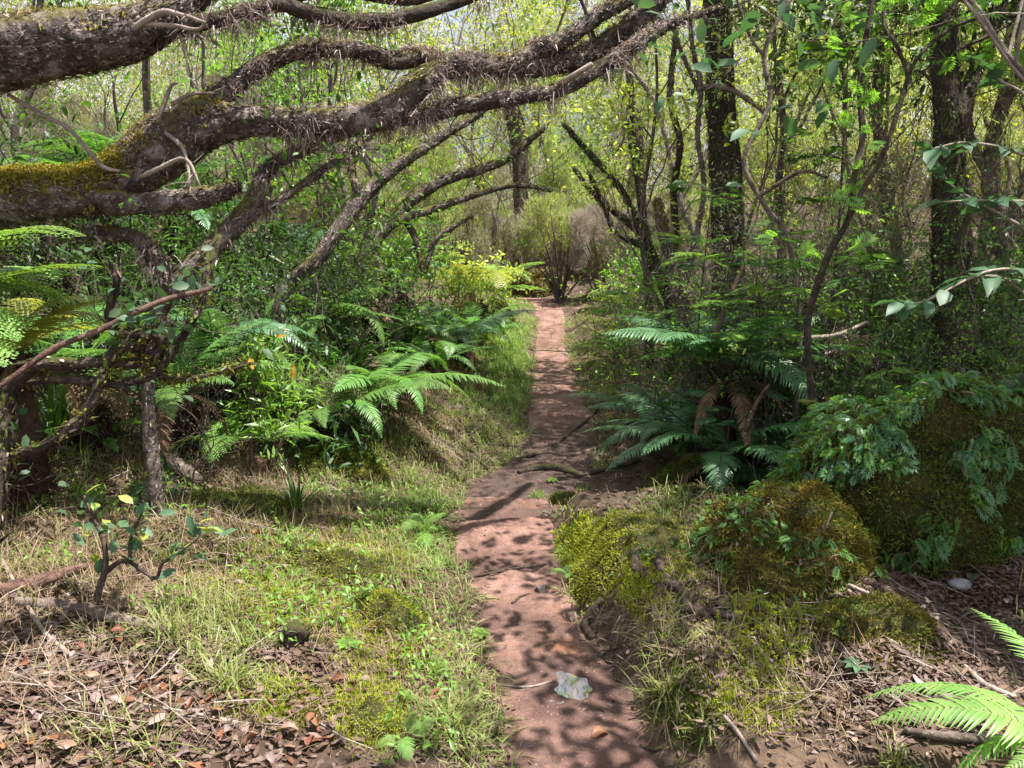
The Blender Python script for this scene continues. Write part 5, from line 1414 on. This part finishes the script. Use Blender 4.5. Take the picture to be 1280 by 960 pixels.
for lab, L_, mt in [('bleached stick lying slanted at the bottom left', [(0, 698, 2), (50, 790, 3), (90, 826, 3)], 'bark_pale'),
                    ('dark stick slanting over the litter at the left edge', [(-10, 868, 3), (30, 850, 4), (60, 836, 3), (78, 806, 2)], 'bark_grey'),
                    ('thin stick across the litter at the bottom left', [(180, 890, 2), (250, 902, 2), (305, 916, 2)], 'bark_pale'),
                    ('slender stick near the bottom right of the path', [(905, 902, 2.5), (922, 930, 2.5), (945, 965, 2.5)], 'bark_pale'),
                    ('short dark stick on the red path near the bottom', [(800, 940, 2), (815, 941, 2.5), (826, 939, 2)], 'bark_dark'),
                    ('pale stick behind the front right fern', [(1205, 840, 3), (1230, 862, 4), (1268, 882, 3)], 'bark_pale'),
                    ('rotten branch lying behind the bright corner fern', [(1130, 918, 4), (1180, 926, 6), (1230, 934, 6), (1290, 935, 5)], 'bark_grey'),
                    ('long thin stick in the dark litter right of the moss', [(1060, 735, 2.5), (1110, 758, 2.5), (1165, 790, 2)], 'bark_pale'),
                    ('thin twig on the path step', [(580, 728, 1.4), (630, 716, 1.6), (682, 708, 1.2)], 'root'),
                    ('curved twig on the upper red step of the path', [(640, 757, 1.6), (650, 752, 1.8), (662, 748, 1)], 'root'),
                    ('slim twig leaning over the left edge of the path', [(620, 860, 1.2), (660, 862, 1.4), (690, 855, 1)], 'bark_pale'),
                    ('dark twig in the leaf drift above the left bank', [(545, 545, 1.5), (580, 560, 2), (610, 590, 1.4)], 'bark_dark')]:
    ground_tube('stick', lab, 'stick', L_, mt, .008, .1, None, 6)
# leaning dead frond stalks in the right thicket
for lab, L_, mt in [('reddish dead stalk leaning against the filmy mound', [(1108, 612, 3.85, 2.5), (1140, 570, 3.8, 4), (1186, 508, 3.75, 2)], 'bark_red'),
                    ('upright red brown frond stalk above the big dark fern', [(888, 440, 5.0, 3), (905, 390, 5.0, 3.6), (932, 325, 5.0, 2.4)], 'bark_red'),
                    ('horizontal dead stalk behind the wavy sapling', [(900, 420, 5.1, 2), (970, 423, 5.0, 3), (1040, 420, 4.9, 3), (1085, 402, 4.9, 2)], 'bark_pale'),
                    ('pale dead stalk low between sapling and fern clump', [(932, 540, 4.5, 3), (945, 505, 4.5, 3), (962, 480, 4.5, 2)], 'bark_red'),
                    ('grey upright twig on the rounded moss mound', [(985, 775, 3.0, 2.2), (995, 730, 3.0, 2.2), (1020, 690, 3.05, 2), (1040, 640, 3.1, 1.4)], 'bark_grey'),
                    ('brown stalk leaning over the left bank fern', [(486, 372, 6.9, 3), (478, 345, 6.9, 4), (466, 312, 6.9, 3)], 'bark_red')]:
    g = Geo(); pxtube(g, L_, 7, 6, .12)
    solo('dead_stalk', g, M[mt], lab, 'stalk')
# hanging dead fronds behind the sapling
DF = [(1058, 415, 5.0, 'fan of pale dead fronds hanging right behind the wavy sapling'), (905, 420, 5.15, 'brown dead fronds hanging round the fibrous fern stump')]
for a, b_, d, lab in DF:
    g = Geo(); p0 = at(a, b_, d); n = 26
    for i in range(n):
        e = p0 + np.array([rng.normal(0, .22), rng.normal(-.05, .1), -rng.uniform(.15, .5)])
        q = np.array([p0 + rng.normal(0, .03, 3), (p0 + e) / 2 + [0, -.02, .06], e])
        A = smooth_line(np.column_stack([q, [.004, .003, .0015]]), 4); tube(g, A[:, :3], A[:, 3], 4)
        k = rng.integers(2, len(A), 22); leaves(g, A[k, :3], rdir(22) + np.array([0, 0, -.8]), rdir(22), .05 * rng.uniform(.5, 1.4, 22), .007, 'diamond', .2, 1)
    solo('dead_fronds', g, [M['bark_red'], M['dead_mauve' if d < 5.1 else 'litter']], lab, 'dead fronds')

# big single dead leaves in the foreground
LEAFM = {}
for nm, mt in (('r', 'dead_rust'), ('m', 'dead_mauve'), ('p', 'dead_pale')):
    for v in range(3):
        g = Geo(); nx, ny = 9, 7
        x = np.linspace(0, 1, nx); y = np.linspace(-1, 1, ny); X_, Y_ = np.meshgrid(x, y, indexing='ij')
        w_ = .30 * np.sin(np.pi * X_ ** .8) ** .8 * (1 + .12 * np.sin(X_ * 23 + v)); yy = Y_ * w_
        curl = [.8, -.5, 1.5][v]
        zz_ = curl * yy ** 2 * 2.2 + .16 * np.sin(X_ * 3 + v) + .10 * (vnoise(X_ * 4 + v * 7, Y_ * 3 + 3) - .5) - .1
        i = np.arange(nx - 1)[:, None] * ny; j = np.arange(ny - 1)[None, :]
        g.add(np.stack([X_, yy, zz_], -1).reshape(-1, 3), np.stack([i + j, i + ny + j, i + ny + j + 1, i + j + 1], -1).reshape(-1, 4))
        LEAFM[nm, v] = g.mesh('fallen_leaf', [M[mt]])
FL = {'r': ('rust orange curled dead leaf in the litter of the lower left corner', 'rust orange fallen leaves', [(150, 812), (178, 858), (242, 890), (160, 805), (262, 905), (190, 870), (318, 935), (345, 940), (395, 930), (40, 940), (60, 950), (96, 820), (30, 845), (120, 840), (10, 948), (380, 945)]),
      'm': ('mauve grey flat dead leaf in the litter of the lower left corner', 'mauve grey fallen leaves', [(96, 790), (118, 885), (60, 910), (155, 892), (205, 912), (240, 955), (290, 925), (430, 945), (415, 925), (20, 895), (75, 862), (140, 905), (165, 835), (222, 850), (268, 838), (340, 955)]),
      'p': ('pale tan dead leaf in the litter of the lower left corner', 'pale tan fallen leaves', [(30, 930), (70, 945), (90, 932), (350, 925), (360, 950), (182, 822), (225, 870), (110, 860), (50, 880), (440, 955), (8, 910)])}
for k_, (lab, gr, pts) in FL.items():
    for i, (a, b_) in enumerate(pts):
        p = G(a + rng.uniform(-4, 4), b_ + rng.uniform(-3, 3)); o = link('fallen_leaf', LEAFM[k_, i % 3], None, p + np.array([0, 0, .030]))
        tag(o, lab, 'dead leaf', gr); s_ = rng.uniform(.03, .055); o.scale = (s_, s_ * rng.uniform(.8, 1.2), s_); o.rotation_euler = (rng.normal(0, .35), rng.normal(0, .25), rng.uniform(0, 6.28))
for a, b_, k_, lab in [(470, 718, 'r', 'rust dead leaf on the left bank beside the lush grass'), (462, 796, 'r', 'rust dead leaf on the dark soil near the broad leaved weed'), (760, 921, 'r', 'orange dead leaf lying on the red path near the bottom'), (549, 868, 'r', 'orange leaf caught in the grass left of the puddle'),
                       (345, 712, 'm', 'pinkish dead leaf on the bare soil of the left bank'), (318, 672, 'r', 'orange dead leaf in the dry grass below the little spiky plant'), (752, 788, 'm', 'pale dead leaf by the hooked root'), (672, 738, 'm', 'small flat leaf on the red step of the path'),
                       (430, 862, 'r', 'rust leaf on the left bank above the vivid moss cushion'), (1140, 850, 'm', 'mauve leaf in the dark litter behind the corner fern'), (1180, 848, 'p', 'tan leaf in the dark litter near the pale stick'), (250, 575, 'p', 'tan dead leaf by the mossy grey log')]:
    p = G(a, b_); o = link('fallen_leaf', LEAFM[k_, int(rng.integers(0, 3))], None, p + np.array([0, 0, .014])); tag(o, lab, 'dead leaf'); o.scale = (.065,) * 3; o.rotation_euler = (rng.normal(0, .25), rng.normal(0, .2), rng.uniform(0, 6.28))
# single tufts and weeds
TUFT = [(705, 690, 'grass_lush', .13, 'bright grass tuft on the right path edge above the step'), (672, 622, 'grass_lush', .10, 'small grass tuft growing in the dip of the path'), (838, 870, 'grass', .15, 'arching grass tuft on the bank right of the puddle'),
        (880, 925, 'grass', .09, 'small pale rosette tuft on the bare soil at the lower right'), (560, 905, 'grass_lush', .17, 'broad bladed grass tuft hanging over the left path edge near the bottom'), (545, 850, 'grass_lush', .17, 'broad bladed grass tuft left of the puddle'),
        (470, 545, 'grass_lush', .14, 'green grass tuft under the large fern'), (255, 770, 'grass', .15, 'dense grass tuft right of the front left seedling'), (290, 850, 'grass', .15, 'dense grass tuft at the left, above the vivid moss'), (980, 815, 'grass', .12, 'grass tuft between the star moss at the right'), (1115, 955, 'grass', .12, 'grass tuft beside the corner fern')]
for a, b_, mt, L_, lab in TUFT:
    g = Geo(); p = G(a, b_); P = p[None] + rng.normal(0, .012, (4, 3)) * [1, 1, 0]
    blades(g, P, np.full(4, 2.5), 14, L_, .0055, (.1, 1.2), .015, (.2, .9))
    solo('grass_tuft', g, M[mt], lab, 'grass tuft', origin=tuple(p))
for a, b_, lab, mt in [(435, 812, 'small broad leaved weed on the soil left of the path', 'leaf_bright'), (1072, 838, 'little round leaved weed in the dark litter at the right', 'leaf_blue'), (600, 800, 'tiny weed at the left path edge', 'leaf_bright'), (690, 603, 'weed with round leaves in the dip of the path', 'leaf_bright')]:
    g = Geo(); p = G(a, b_); n = 9; aa = np.linspace(0, 6.28, n, False)
    leaves(g, p[None] + np.zeros((n, 3)) + [0, 0, .012], np.stack([np.cos(aa), np.sin(aa), .35 + 0 * aa], -1), np.stack([-.3 * np.cos(aa), -.3 * np.sin(aa), 1 + 0 * aa], -1), .055 * rng.uniform(.7, 1.2, n), .026, 'oval', .15)
    solo('weed', g, M[mt], lab, 'weed', origin=tuple(p))
# dark dead fern stump on the left bank
p = G(368, 806); g = Geo(); A = smooth_line(np.array([[p[0], p[1], p[2] - .04, .04], [p[0], p[1] - .01, p[2] + .02, .045], [p[0] + .01, p[1] - .02, p[2] + .055, .03]]), 6)
tube(g, A[:, :3], A[:, 3], 10, .3, frame=True); shag(g, A, 900, .035, .002)
solo('dead_tussock', g, M['bark_dark'], 'round black dead tussock of fibres on the left bank', 'dead tussock')
# stone
g = Geo(); p = G(1200, 735); n_ = 12
th, ph = np.meshgrid(np.linspace(0, 2 * math.pi, 16, endpoint=False), np.linspace(0, math.pi, 9))
rr = 1 + .25 * fbm(np.cos(th) * 1.5 + 4, np.sin(th) * 1.5 + ph, 3)
V = np.stack([p[0] + .05 * rr * np.sin(ph) * np.cos(th), p[1] + .035 * rr * np.sin(ph) * np.sin(th), p[2] + .012 + .022 * rr * np.cos(ph)], -1)
i = np.arange(8)[:, None] * 16; j = np.arange(16)[None]; j2 = (j + 1) % 16
g.add(V.reshape(-1, 3), np.stack([i + j, i + 16 + j, i + 16 + j2, i + j2], -1).reshape(-1, 4))
M['stone'] = soilmat('stone', [(.3, (.2, .2, .22)), (.7, (.42, .42, .45))], 12, (.8, 1.1), .5, .6)
solo('stone', g, M['stone'], 'small grey stone lit by the sun in the dark litter at the right', 'stone')
#@@PART5

# ------------------------------------------------------------------ the thicket: heath shrubs and slim trees, each kind built once and copied
def heath_variant(h, w, nl, top, low, ns=520, L=.085, W=.0085, up=1.1, cover=.75):
    """upright broom-like shrub: stems, grey dead twigs below, fine needled sprays on top"""
    gs = Geo(); gd = Geo(); gf = Geo()
    for k in range(nl):
        a = rng.uniform(0, 6.283); r = w * math.sqrt(rng.random()); z = h * rng.uniform(.45, 1.0) * (1 - .35 * (r / w) ** 2)
        c = np.array([r * math.cos(a), r * math.sin(a), z]); s = np.array([rng.uniform(.16, .3) * w, rng.uniform(.16, .3) * w, rng.uniform(.10, .2) * h])
        A = smooth_line(np.array([[0, 0, -.1, .02 * h ** .5], [c[0] * .4, c[1] * .4, z * .45, .014 * h ** .5], [c[0], c[1], z, .005]]) + np.array([1, 1, 0, 0]) * rng.normal(0, .02, (3, 1)), 4)
        tube(gs, A[:, :3], A[:, 3], 5, .1, cap=False)
        for q in range(9):
            b = A[int(rng.uniform(.4, 1) * (len(A) - 1)), :3]; e = c + rng.normal(0, .6, 3) * s
            tube(gd, np.array([b, (b + e) / 2 + rng.normal(0, .03, 3), e]), [.005, .004, .002], 3, cap=False)
        n = ns
        v = rdir(n, .35); p = c + v * s * rng.uniform(.5, 1.15, (n, 1))
        d = unit(v * .6 + np.array([0, 0, up]) + rng.normal(0, .3, (n, 3)))
        m = rng.random(n) < cover
        # every spray is a bundle of slivers
        for g_, sel, l_ in ((gf, m, L), (gd, ~m, L * 1.3)):
            pp = np.repeat(p[sel], 4, 0); d4 = unit(np.repeat(d[sel], 4, 0) + rng.normal(0, .28, (len(pp), 3)))
            leaves(g_, pp, d4, rdir(len(pp)), l_ * rng.uniform(.6, 1.4, len(pp)), W, 'needle')
    return [('stems', gs.mesh('stems', [M['bark_grey']])), ('dry_twigs', gd.mesh('dry_twigs', [M[low]])), ('foliage', gf.mesh('foliage', [M[top]]))]


def tree_variant(h, w, mat, L, W, lk='oval', lev=3, per=3, r=.05, bark='bark_grey', lean=.1, keep=.8, first=.45):
    gt = Geo(); gf = Geo(); tips = []
    n = 7; P = np.array([[lean * h * (i / n) ** 1.5 + rng.normal(0, .055 * h / 3), rng.normal(0, .055 * h / 3), h * .75 * i / n - .1] for i in range(n + 1)])
    A = smooth_line(np.column_stack([P, r * np.linspace(1, .4, n + 1)]), 4); tube(gt, A[:, :3], A[:, 3], 9, .12, frame=True)
    T = unit(np.gradient(A[:, :3], axis=0))
    for k in range(8):
        t = first + (1 - first) * (k + rng.random()) / 8; i = int(t * (len(A) - 1))
        a = k * 2.4 + rng.uniform(-.4, .4)
        d = unit(np.array([math.cos(a) * w, math.sin(a) * w, h * .35]))
        grow(gt, A[i, :3], d, w * rng.uniform(.6, 1.0), A[i, 3] * .55, lev - 1, tips, .75, .3, (2, 4), .3, 5)
    leaf_on_tips(gf, tips, per, L, W, lk, L * .8, .6, droop=.12, keep=keep)
    return [('trunk', gt.mesh('trunk', [M[bark]])), ('crown', gf.mesh('crown', [M[mat]]))]


VAR = {
    'hg1': heath_variant(2.2, .8, 15, 'heath_green', 'heath_grey'), 'hg2': heath_variant(1.6, .75, 13, 'heath_green', 'heath_grey', cover=.6),
    'hd1': heath_variant(2.6, .9, 15, 'heath_dull', 'heath_grey', cover=.6), 'hd2': heath_variant(1.9, .8, 13, 'heath_dull', 'heath_grey', cover=.5),
    'hm1': heath_variant(2.0, .85, 14, 'heath_grey', 'heath_grey', cover=.4, L=.11), 'hm2': heath_variant(2.8, .9, 15, 'heath_grey', 'heath_grey', cover=.5, L=.11),
    'tl1': tree_variant(4.6, 1.2, 'leaf_lime', .065, .030, r=0.026, per=6, first=.18, lean=.16), 'tl2': tree_variant(3.6, 1.1, 'leaf_lime', .06, .028, r=0.022, per=6, first=.15, lean=.2), 'tb1': tree_variant(4.8, 1.3, 'leaf_bright', .065, .03, r=0.026, per=6, first=.18, lean=.16), 'tb2': tree_variant(3.8, 1.1, 'leaf_bright', .06, .028, r=0.024, per=6, first=.15, lean=.2),
    'tm1': tree_variant(5.2, 1.5, 'leaf_mid', .10, .045, r=.05, per=8, keep=1), 'tm2': tree_variant(5.8, 1.7, 'leaf_dark', .12, .055, r=.05, first=.5, per=13, keep=1),
    'th1': tree_variant(4.8, 1.2, 'heath_dull', .09, .008, 'needle', per=20, keep=1, r=0.026, first=.2, lean=.15), 'th2': tree_variant(4.2, 1.2, 'heath_green', .09, .008, 'needle', per=20, keep=1, r=0.024, first=.2, lean=.18),
}
def twiggy_variant(h, w, mat, L, W, st, lk='oval', keep=.8, per=2, lev=3):
    gt = Geo(); gf = Geo(); tips = []
    for i in range(st):
        a = 6.283 * (i + rng.random()) / st
        grow(gt, np.array([math.cos(a) * .05, math.sin(a) * .05, -.06]), unit(np.array([math.cos(a) * w / h, math.sin(a) * w / h, 1.0])), h * .5, .011, lev, tips, .8, .22, (2, 3), .34, 5)
    leaf_on_tips(gf, tips, per, L, W, lk, L * .7, .6, droop=.1, keep=keep)
    return [('stems', gt.mesh('stems', [M['bark_grey']])), ('foliage', gf.mesh('foliage', [M[mat]]))]


VAR['wb1'] = twiggy_variant(2.0, .8, 'leaf_bright', .034, .016, 6); VAR['wb2'] = twiggy_variant(1.4, .7, 'leaf_bright', .03, .013, 6)
VAR['wd1'] = twiggy_variant(2.2, .9, 'leaf_mid', .036, .016, 6); VAR['wd2'] = twiggy_variant(1.5, .7, 'leaf_mid', .032, .012, 6)
VAR['wg1'] = twiggy_variant(2.0, .8, 'heath_dull', .045, .005, 6, 'needle', 1, 5); VAR['wg2'] = twiggy_variant(1.7, .8, 'leaf_blue', .03, .014, 7, 'oval', .35, 1)
DESC = {'wb': ('twiggy_shrub', 'shrub', 'thin twiggy shrub with small bright leaves'), 'wd': ('twiggy_shrub', 'shrub', 'thin twiggy shrub with small dark leaves'), 'wg': ('twiggy_shrub', 'shrub', 'nearly bare grey twiggy shrub'),
        'hg': ('heath_shrub', 'heath shrub', 'feathery bright green heath shrub'), 'hd': ('heath_shrub', 'heath shrub', 'dull olive heath shrub'), 'hm': ('heath_shrub', 'heath shrub', 'lilac grey twiggy heath shrub'),
        'tl': ('slim_tree', 'tree', 'slim tree with lime yellow leaves'), 'tb': ('slim_tree', 'tree', 'slim tree with bright green leaves'), 'tm': ('shade_tree', 'tree', 'dark leaved tree'), 'th': ('tree_heath', 'tree', 'tall fine needled tree heath')}


def plant(var, pos, s, label, group=None, rz=None):
    nm, cat, _ = DESC[var[:2]]
    root = thing(nm, label, cat, pos, group)
    root.scale = (s * rng.uniform(.9, 1.1), s * rng.uniform(.9, 1.1), s); root.rotation_euler = (0, 0, rng.uniform(0, 6.28) if rz is None else rz)
    for pn, me in VAR[var]:
        link(pn, me, root)
    return root


HERO = [('hg1', 700, 330, 14.8, .92, 'rounded bright green heath shrub in the gap straight above the end of the path'), ('hg2', 655, 320, 16.8, 1.25, 'bright green heath shrub behind and left of the one above the path end'),
        ('hm1', 752, 345, 14.2, .85, 'lilac grey twiggy heath shrub right of the green one above the path end'), ('hg1', 735, 300, 17.5, 1.2, 'pale green heath shrub rising behind the lilac grey one'),
        ('hg1', 700, 300, 19.0, 1.4, 'tall green heath shrub behind the green pair above the path end'), ('hd1', 610, 300, 14.5, .8, 'olive heath shrub left of the bend of the path'), ('hd2', 820, 330, 12.5, .9, 'olive heath shrub behind the fanning tree')]
for v, a, b_, d, s, lab in HERO:
    plant(v, gb(a, b_, d), s, lab)

SECT = [(-200, 170, 'beyond the tree ferns at the far left'), (170, 330, 'behind the golden moss of the big limb'), (330, 470, 'behind the forked middle of the big limb'), (470, 600, 'behind the thin arching tree'), (600, 700, 'above the end of the path'),
        (700, 800, 'behind the fanning tree'), (800, 930, 'beyond the dark mossy trunk'), (930, 1060, 'behind the grey bent sapling'), (1060, 1180, 'behind the wavy sapling'), (1180, 1500, 'beyond the thick mossy trunk at the right')]
ROWS = [(6.3, 'nearest'), (7.4, 'near'), (8.5, 'front'), (10.5, 'second'), (12.5, 'third'), (15.0, 'fourth'), (18.0, 'fifth'), (21.5, 'last')]
MIXL = ['hd1', 'tb2', 'th1', 'hd2', 'tm1', 'tb1', 'tb2', 'th1']     # left: darker
MIXR = ['hm1', 'tl1', 'hg1', 'hm2', 'th2', 'tl2', 'hd2', 'hg2', 'th2', 'tb1', 'hg1']
cnt = {}; used = set()
for ri, (d, rn) in enumerate(ROWS):
    step = 150 * 8.5 / d + 55
    px = -180 + rng.uniform(0, 60)
    while px < 1480:
        a = px + rng.uniform(-25, 25); dd = d + rng.uniform(-.7, .7); px += step
        p = gb(a, 400, dd)
        l_, r_ = path_lr(p[1])
        if p[1] < 17 and l_ - .75 < p[0] < r_ + .75: continue
        if d < 8 and 430 < a < 900: continue
        if 610 < a < 790 and d < 17: continue
        if 560 < a < 830 and d < 13: continue
        mixl = MIXL if a < 440 else MIXR
        if 440 < a < 860 and d > 13: mixl = ['hm1', 'hg1', 'tl1', 'hg2', 'tl1', 'tb1', 'tl2']
        v = mixl[int(rng.integers(0, len(mixl)))]
        if d < 8: v = (['tb2', 'wd1', 'wd2', 'tb2'] if a < 440 else ['tb2', 'wb1', 'wd1', 'wd2', 'tl2', 'th2'])[int(rng.integers(0, 4 if a < 440 else 6))]
        if 760 < a < 960 and v in ('hm1', 'hm2') and d < 13: v = ('tl2', 'tb2')[int(rng.integers(0, 2))]
        if d < 10 and a > 440 and v in ('tm1', 'tm2'): v = 'tb1'
        sec = [s for s in SECT if s[0] <= a < s[1]]
        sec = sec[0][2] if sec else SECT[0 if a < 0 else -1][2]
        base_l = f'{DESC[v[:2]][2]} {sec}'
        k = cnt[base_l] = cnt.get(base_l, 0) + 1
        lab = base_l if k == 1 else f"{['', '', 'second', 'third', 'fourth', 'fifth', 'sixth', 'seventh'][min(k, 7)]} {base_l}, farther back"
        s = rng.uniform(.8, 1.25) * (1.0 if v[0] == 't' else (0.9 if d < 11 else 1.1)) * (1.0 if d < 18 else 1.3)
        if d < 11 and (a > 880 or a < 440) and v[0] == 'h': v = ['wd1', 'wb1', 'tb2', 'wd2'][int(rng.integers(0, 4))]
        if 690 <= a < 900 and d > 12: v = ['hg2', 'hg1', 'hg2', 'hg1'][int(rng.integers(0, 4))]
        if v in ('tl1', 'tb1') and d > 13: s *= 1.35
        plant(v, p, s, ' '.join(lab.split()[:16]), f'{DESC[v[:2]][1]}s of the thicket')

for v, a, d, s_, lab in [('tl1', 520, 13.5, 1.45, 'tall lime leaved tree above the middle of the big limb'), ('tl1', 610, 15.0, 1.6, 'tall lime leaved tree closing the view left of the black broken trunk'), ('tl1', 690, 21.5, 1.75, 'tall lime leaved tree far behind the green heath shrubs at the path end'),
                        ('tl1', 790, 21.5, 1.75, 'tall lime leaved tree far above the lilac grey heath shrub'), ('tl2', 850, 20.0, 1.9, 'tall lime leaved tree behind the fanning tree, its crown at the top'), ('tb1', 450, 11.5, 1.3, 'tall bright leaved tree behind the forked limb'), ('tl1', 950, 12.0, 1.4, 'tall lime leaved tree right of the dark mossy trunk'),
                        ('tl1', 1070, 11.0, 1.3, 'tall lime leaved tree above the wavy sapling'), ('tl1', 1240, 10.5, 1.35, 'tall lime leaved tree behind the slender leaning tree at the right edge'), ('th2', 640, 20.5, 1.7, 'tall needled tree heath at the back of the thicket above the path'), ('th2', 740, 21.0, 1.7, 'second tall needled tree heath at the back of the thicket, right of the first')]:
    plant(v, gb(a, 400, d), s_, lab)

TW = [(1095, 4.05, 'wd2', .5, 'on the left flank of the filmy mound'), (1215, 3.95, 'wg2', .6, 'on the right flank of the filmy mound'), (1255, 4.1, 'wd2', .55, 'in the gap right of the filmy mound'), (1020, 3.7, 'wg2', .42, 'rising from the rounded moss mound'), (790, 6.9, 'wd2', .8, 'by the foot of the fanning tree'), (840, 6.0, 'wb2', .8, 'behind the big dark ferns'), (900, 5.7, 'wd1', .85, 'right behind the big dark fern clump'), (950, 5.4, 'wb1', .9, 'around the stem of the grey bent sapling'), (985, 4.9, 'wg2', .9, 'between the two slender saplings'),
      (1040, 5.0, 'wb1', .95, 'right of the wavy sapling stem'), (1075, 4.5, 'wd2', .9, 'left of the filmy mound'), (1110, 5.4, 'wd1', 1.0, 'left of the thick mossy trunk'), (1150, 4.9, 'wb2', 1.0, 'on the crest of the filmy mound'), (1240, 5.0, 'wd1', 1.0, 'right of the thick mossy trunk'), (1290, 4.6, 'wb1', .9, 'at the right edge above the golden boulder'), (1000, 6.5, 'wg1', 1.2, 'deep behind the saplings'), (1160, 6.6, 'wg1', 1.2, 'behind the thick mossy trunk'), (880, 7.6, 'wb1', 1.2, 'behind the dark mossy trunk'), (1350, 3.9, 'wd1', .9, 'off the right edge in the shade'),
      (330, 5.0, 'wd2', .9, 'above the heath bush on the left bank'), (385, 5.5, 'wg2', .9, 'behind the heath bush on the left bank'), (430, 6.0, 'wb2', .9, 'above the large arching fern'), (480, 6.8, 'wd2', .9, 'behind the fern at the bank top'), (530, 8.0, 'wb2', 1.0, 'above the dark fern over the grass strip'), (270, 4.6, 'wd1', .75, 'right of the leaning tree'), (235, 3.9, 'wg2', .55, 'behind the loop of the crooked branches'), (120, 4.4, 'wd1', .8, 'below the golden moss of the limb'), (40, 4.0, 'wd2', .9, 'behind the yellow green fern at the left'), (560, 9.5, 'wg1', .9, 'left of the pale lacy fern'), (780, 9.0, 'wb2', .9, 'on the right verge near the path end')]
for a, d, v, s_, where in TW:
    plant(v, gb(a, 400, d), s_, DESC[v[:2]][2] + ' ' + where, 'twiggy shrubs of the middle ground')

# trees whose crowns hang above the picture and shade the right bank and the left bank
for v, x, y, s, lab in [('tm2', 4.4, 4.4, 1.0, 'dark leaved tree off the right edge of the picture'), ('tm1', 3.0, 8.4, 1.0, 'dark leaved tree between and behind the two mossy trunks'),
                        ('tm2', 3.7, 2.9, .95, 'dark leaved tree beside the viewer off the right edge'), ('tm1', 4.3, 1.6, 1.0, 'dark leaved tree behind the viewer at the right'), ('tm2', 5.4, 3.2, 1.1, 'dark leaved tree well off the right edge of the picture'),
                        ('tm2', 5.0, 7.0, 1.1, 'dark leaved tree far right behind the golden boulder'), ('tm2', 5.6, 9.2, 1.1, 'dark leaved tree far right deep behind the slender leaning tree'), ('tm1', 4.3, 10.3, 1.0, 'dark leaved tree deep in the thicket right of the wavy sapling'),
                        ('tm1', -4.8, 4.6, 1.0, 'dark leaved tree off the left edge behind the tree ferns'), ('tm1', -1.9, 8.6, .9, 'dark leaved tree behind the narrow leaved bushes at the left')]:
    plant(v, ground(x, y), s, lab)

# dark low growth under the bushes and the closed wood on the hill behind
g = Geo()
def mass(px0, px1, d0, d1, n, h, L, W, m, lk='oval'):
    px = rng.uniform(px0, px1, n); d = np.sqrt(rng.uniform(d0 ** 2, d1 ** 2, n))
    X = (px - 640) / FPX * d; Y = d * .985
    cl = vnoise(X * 1.6 + 3, Y * 1.6)
    l, r = path_lr(Y); k = (X < l - .45) | (X > r + .4); k &= cl > .3
    X, Y, cl = X[k], Y[k], cl[k]; n = len(X)
    Z = height(X, Y) + h * cl * rng.random(n) ** .8
    leaves(g, np.stack([X, Y, Z], -1), rdir(n, .1), rdir(n) * .6 + np.array([0, 0, 1.0]), L * rng.uniform(.6, 1.3, n), W * rng.uniform(.7, 1.2, n), lk, .15, m)
mass(-250, 440, 4.4, 7.5, 9000, 1.25, .085, .026, 0); mass(-250, 440, 4.2, 7, 2600, 1.2, .14, .02, 1, 'diamond'); mass(-250, 470, 4.6, 9, 9000, .75, .075, .03, 0); mass(-250, 500, 4.6, 9, 2600, .9, .10, .022, 1, 'diamond'); mass(-250, 440, 6, 11, 900, .9, .22, .1, 0, 'pinnate')
mass(940, 1500, 5.0, 7.5, 6000, 1.2, .07, .028, 1); mass(940, 1500, 4.8, 7.5, 900, 1.3, .15, .1, 1, 'pinnate'); mass(900, 1500, 5.0, 9, 9000, .7, .07, .03, 0); mass(860, 1500, 5.2, 9, 1500, .9, .15, .1, 1, 'pinnate'); mass(820, 1500, 5.2, 10, 2200, .9, .07, .028, 1)
mass(-200, 1500, 9, 16, 8000, .7, .09, .035, 1)
solo('undergrowth', g, [M['leaf_dark'], M['leaf_mid']], 'low tangled leafy undergrowth filling the shade below the trees', 'undergrowth', None, 'stuff')
g = Geo(); n = 6500
X = rng.uniform(-26, 26, n); Y = rng.uniform(19.5, 36, n); Z = height(X, Y)
hh = 4.6 + 4.6 * vnoise(X * .5, Y * .5)
for m_, q in ((0, .40), (1, .26), (2, .22), (3, .30)):
    k = rng.random(n) < q; c = np.stack([X[k], Y[k], Z[k] + hh[k] * rng.uniform(.1, 1, k.sum())], -1)
    pp = np.repeat(c, 40, 0) + rng.normal(0, .36, (k.sum() * 40, 3)); n_ = len(pp)
    leaves(g, pp, rdir(n_, .8), rdir(n_), (.12 if m_ == 3 else .26) * rng.uniform(.5, 1.3, n_), .06 if m_ == 3 else .03, 'diamond', 0, m_)
solo('far_wood', g, [M['heath_grey'], M['heath_green'], M['heath_dull'], M['leaf_lime']], 'pale heath wood closing the view on the slope far behind the path', 'far wood', None, 'stuff')
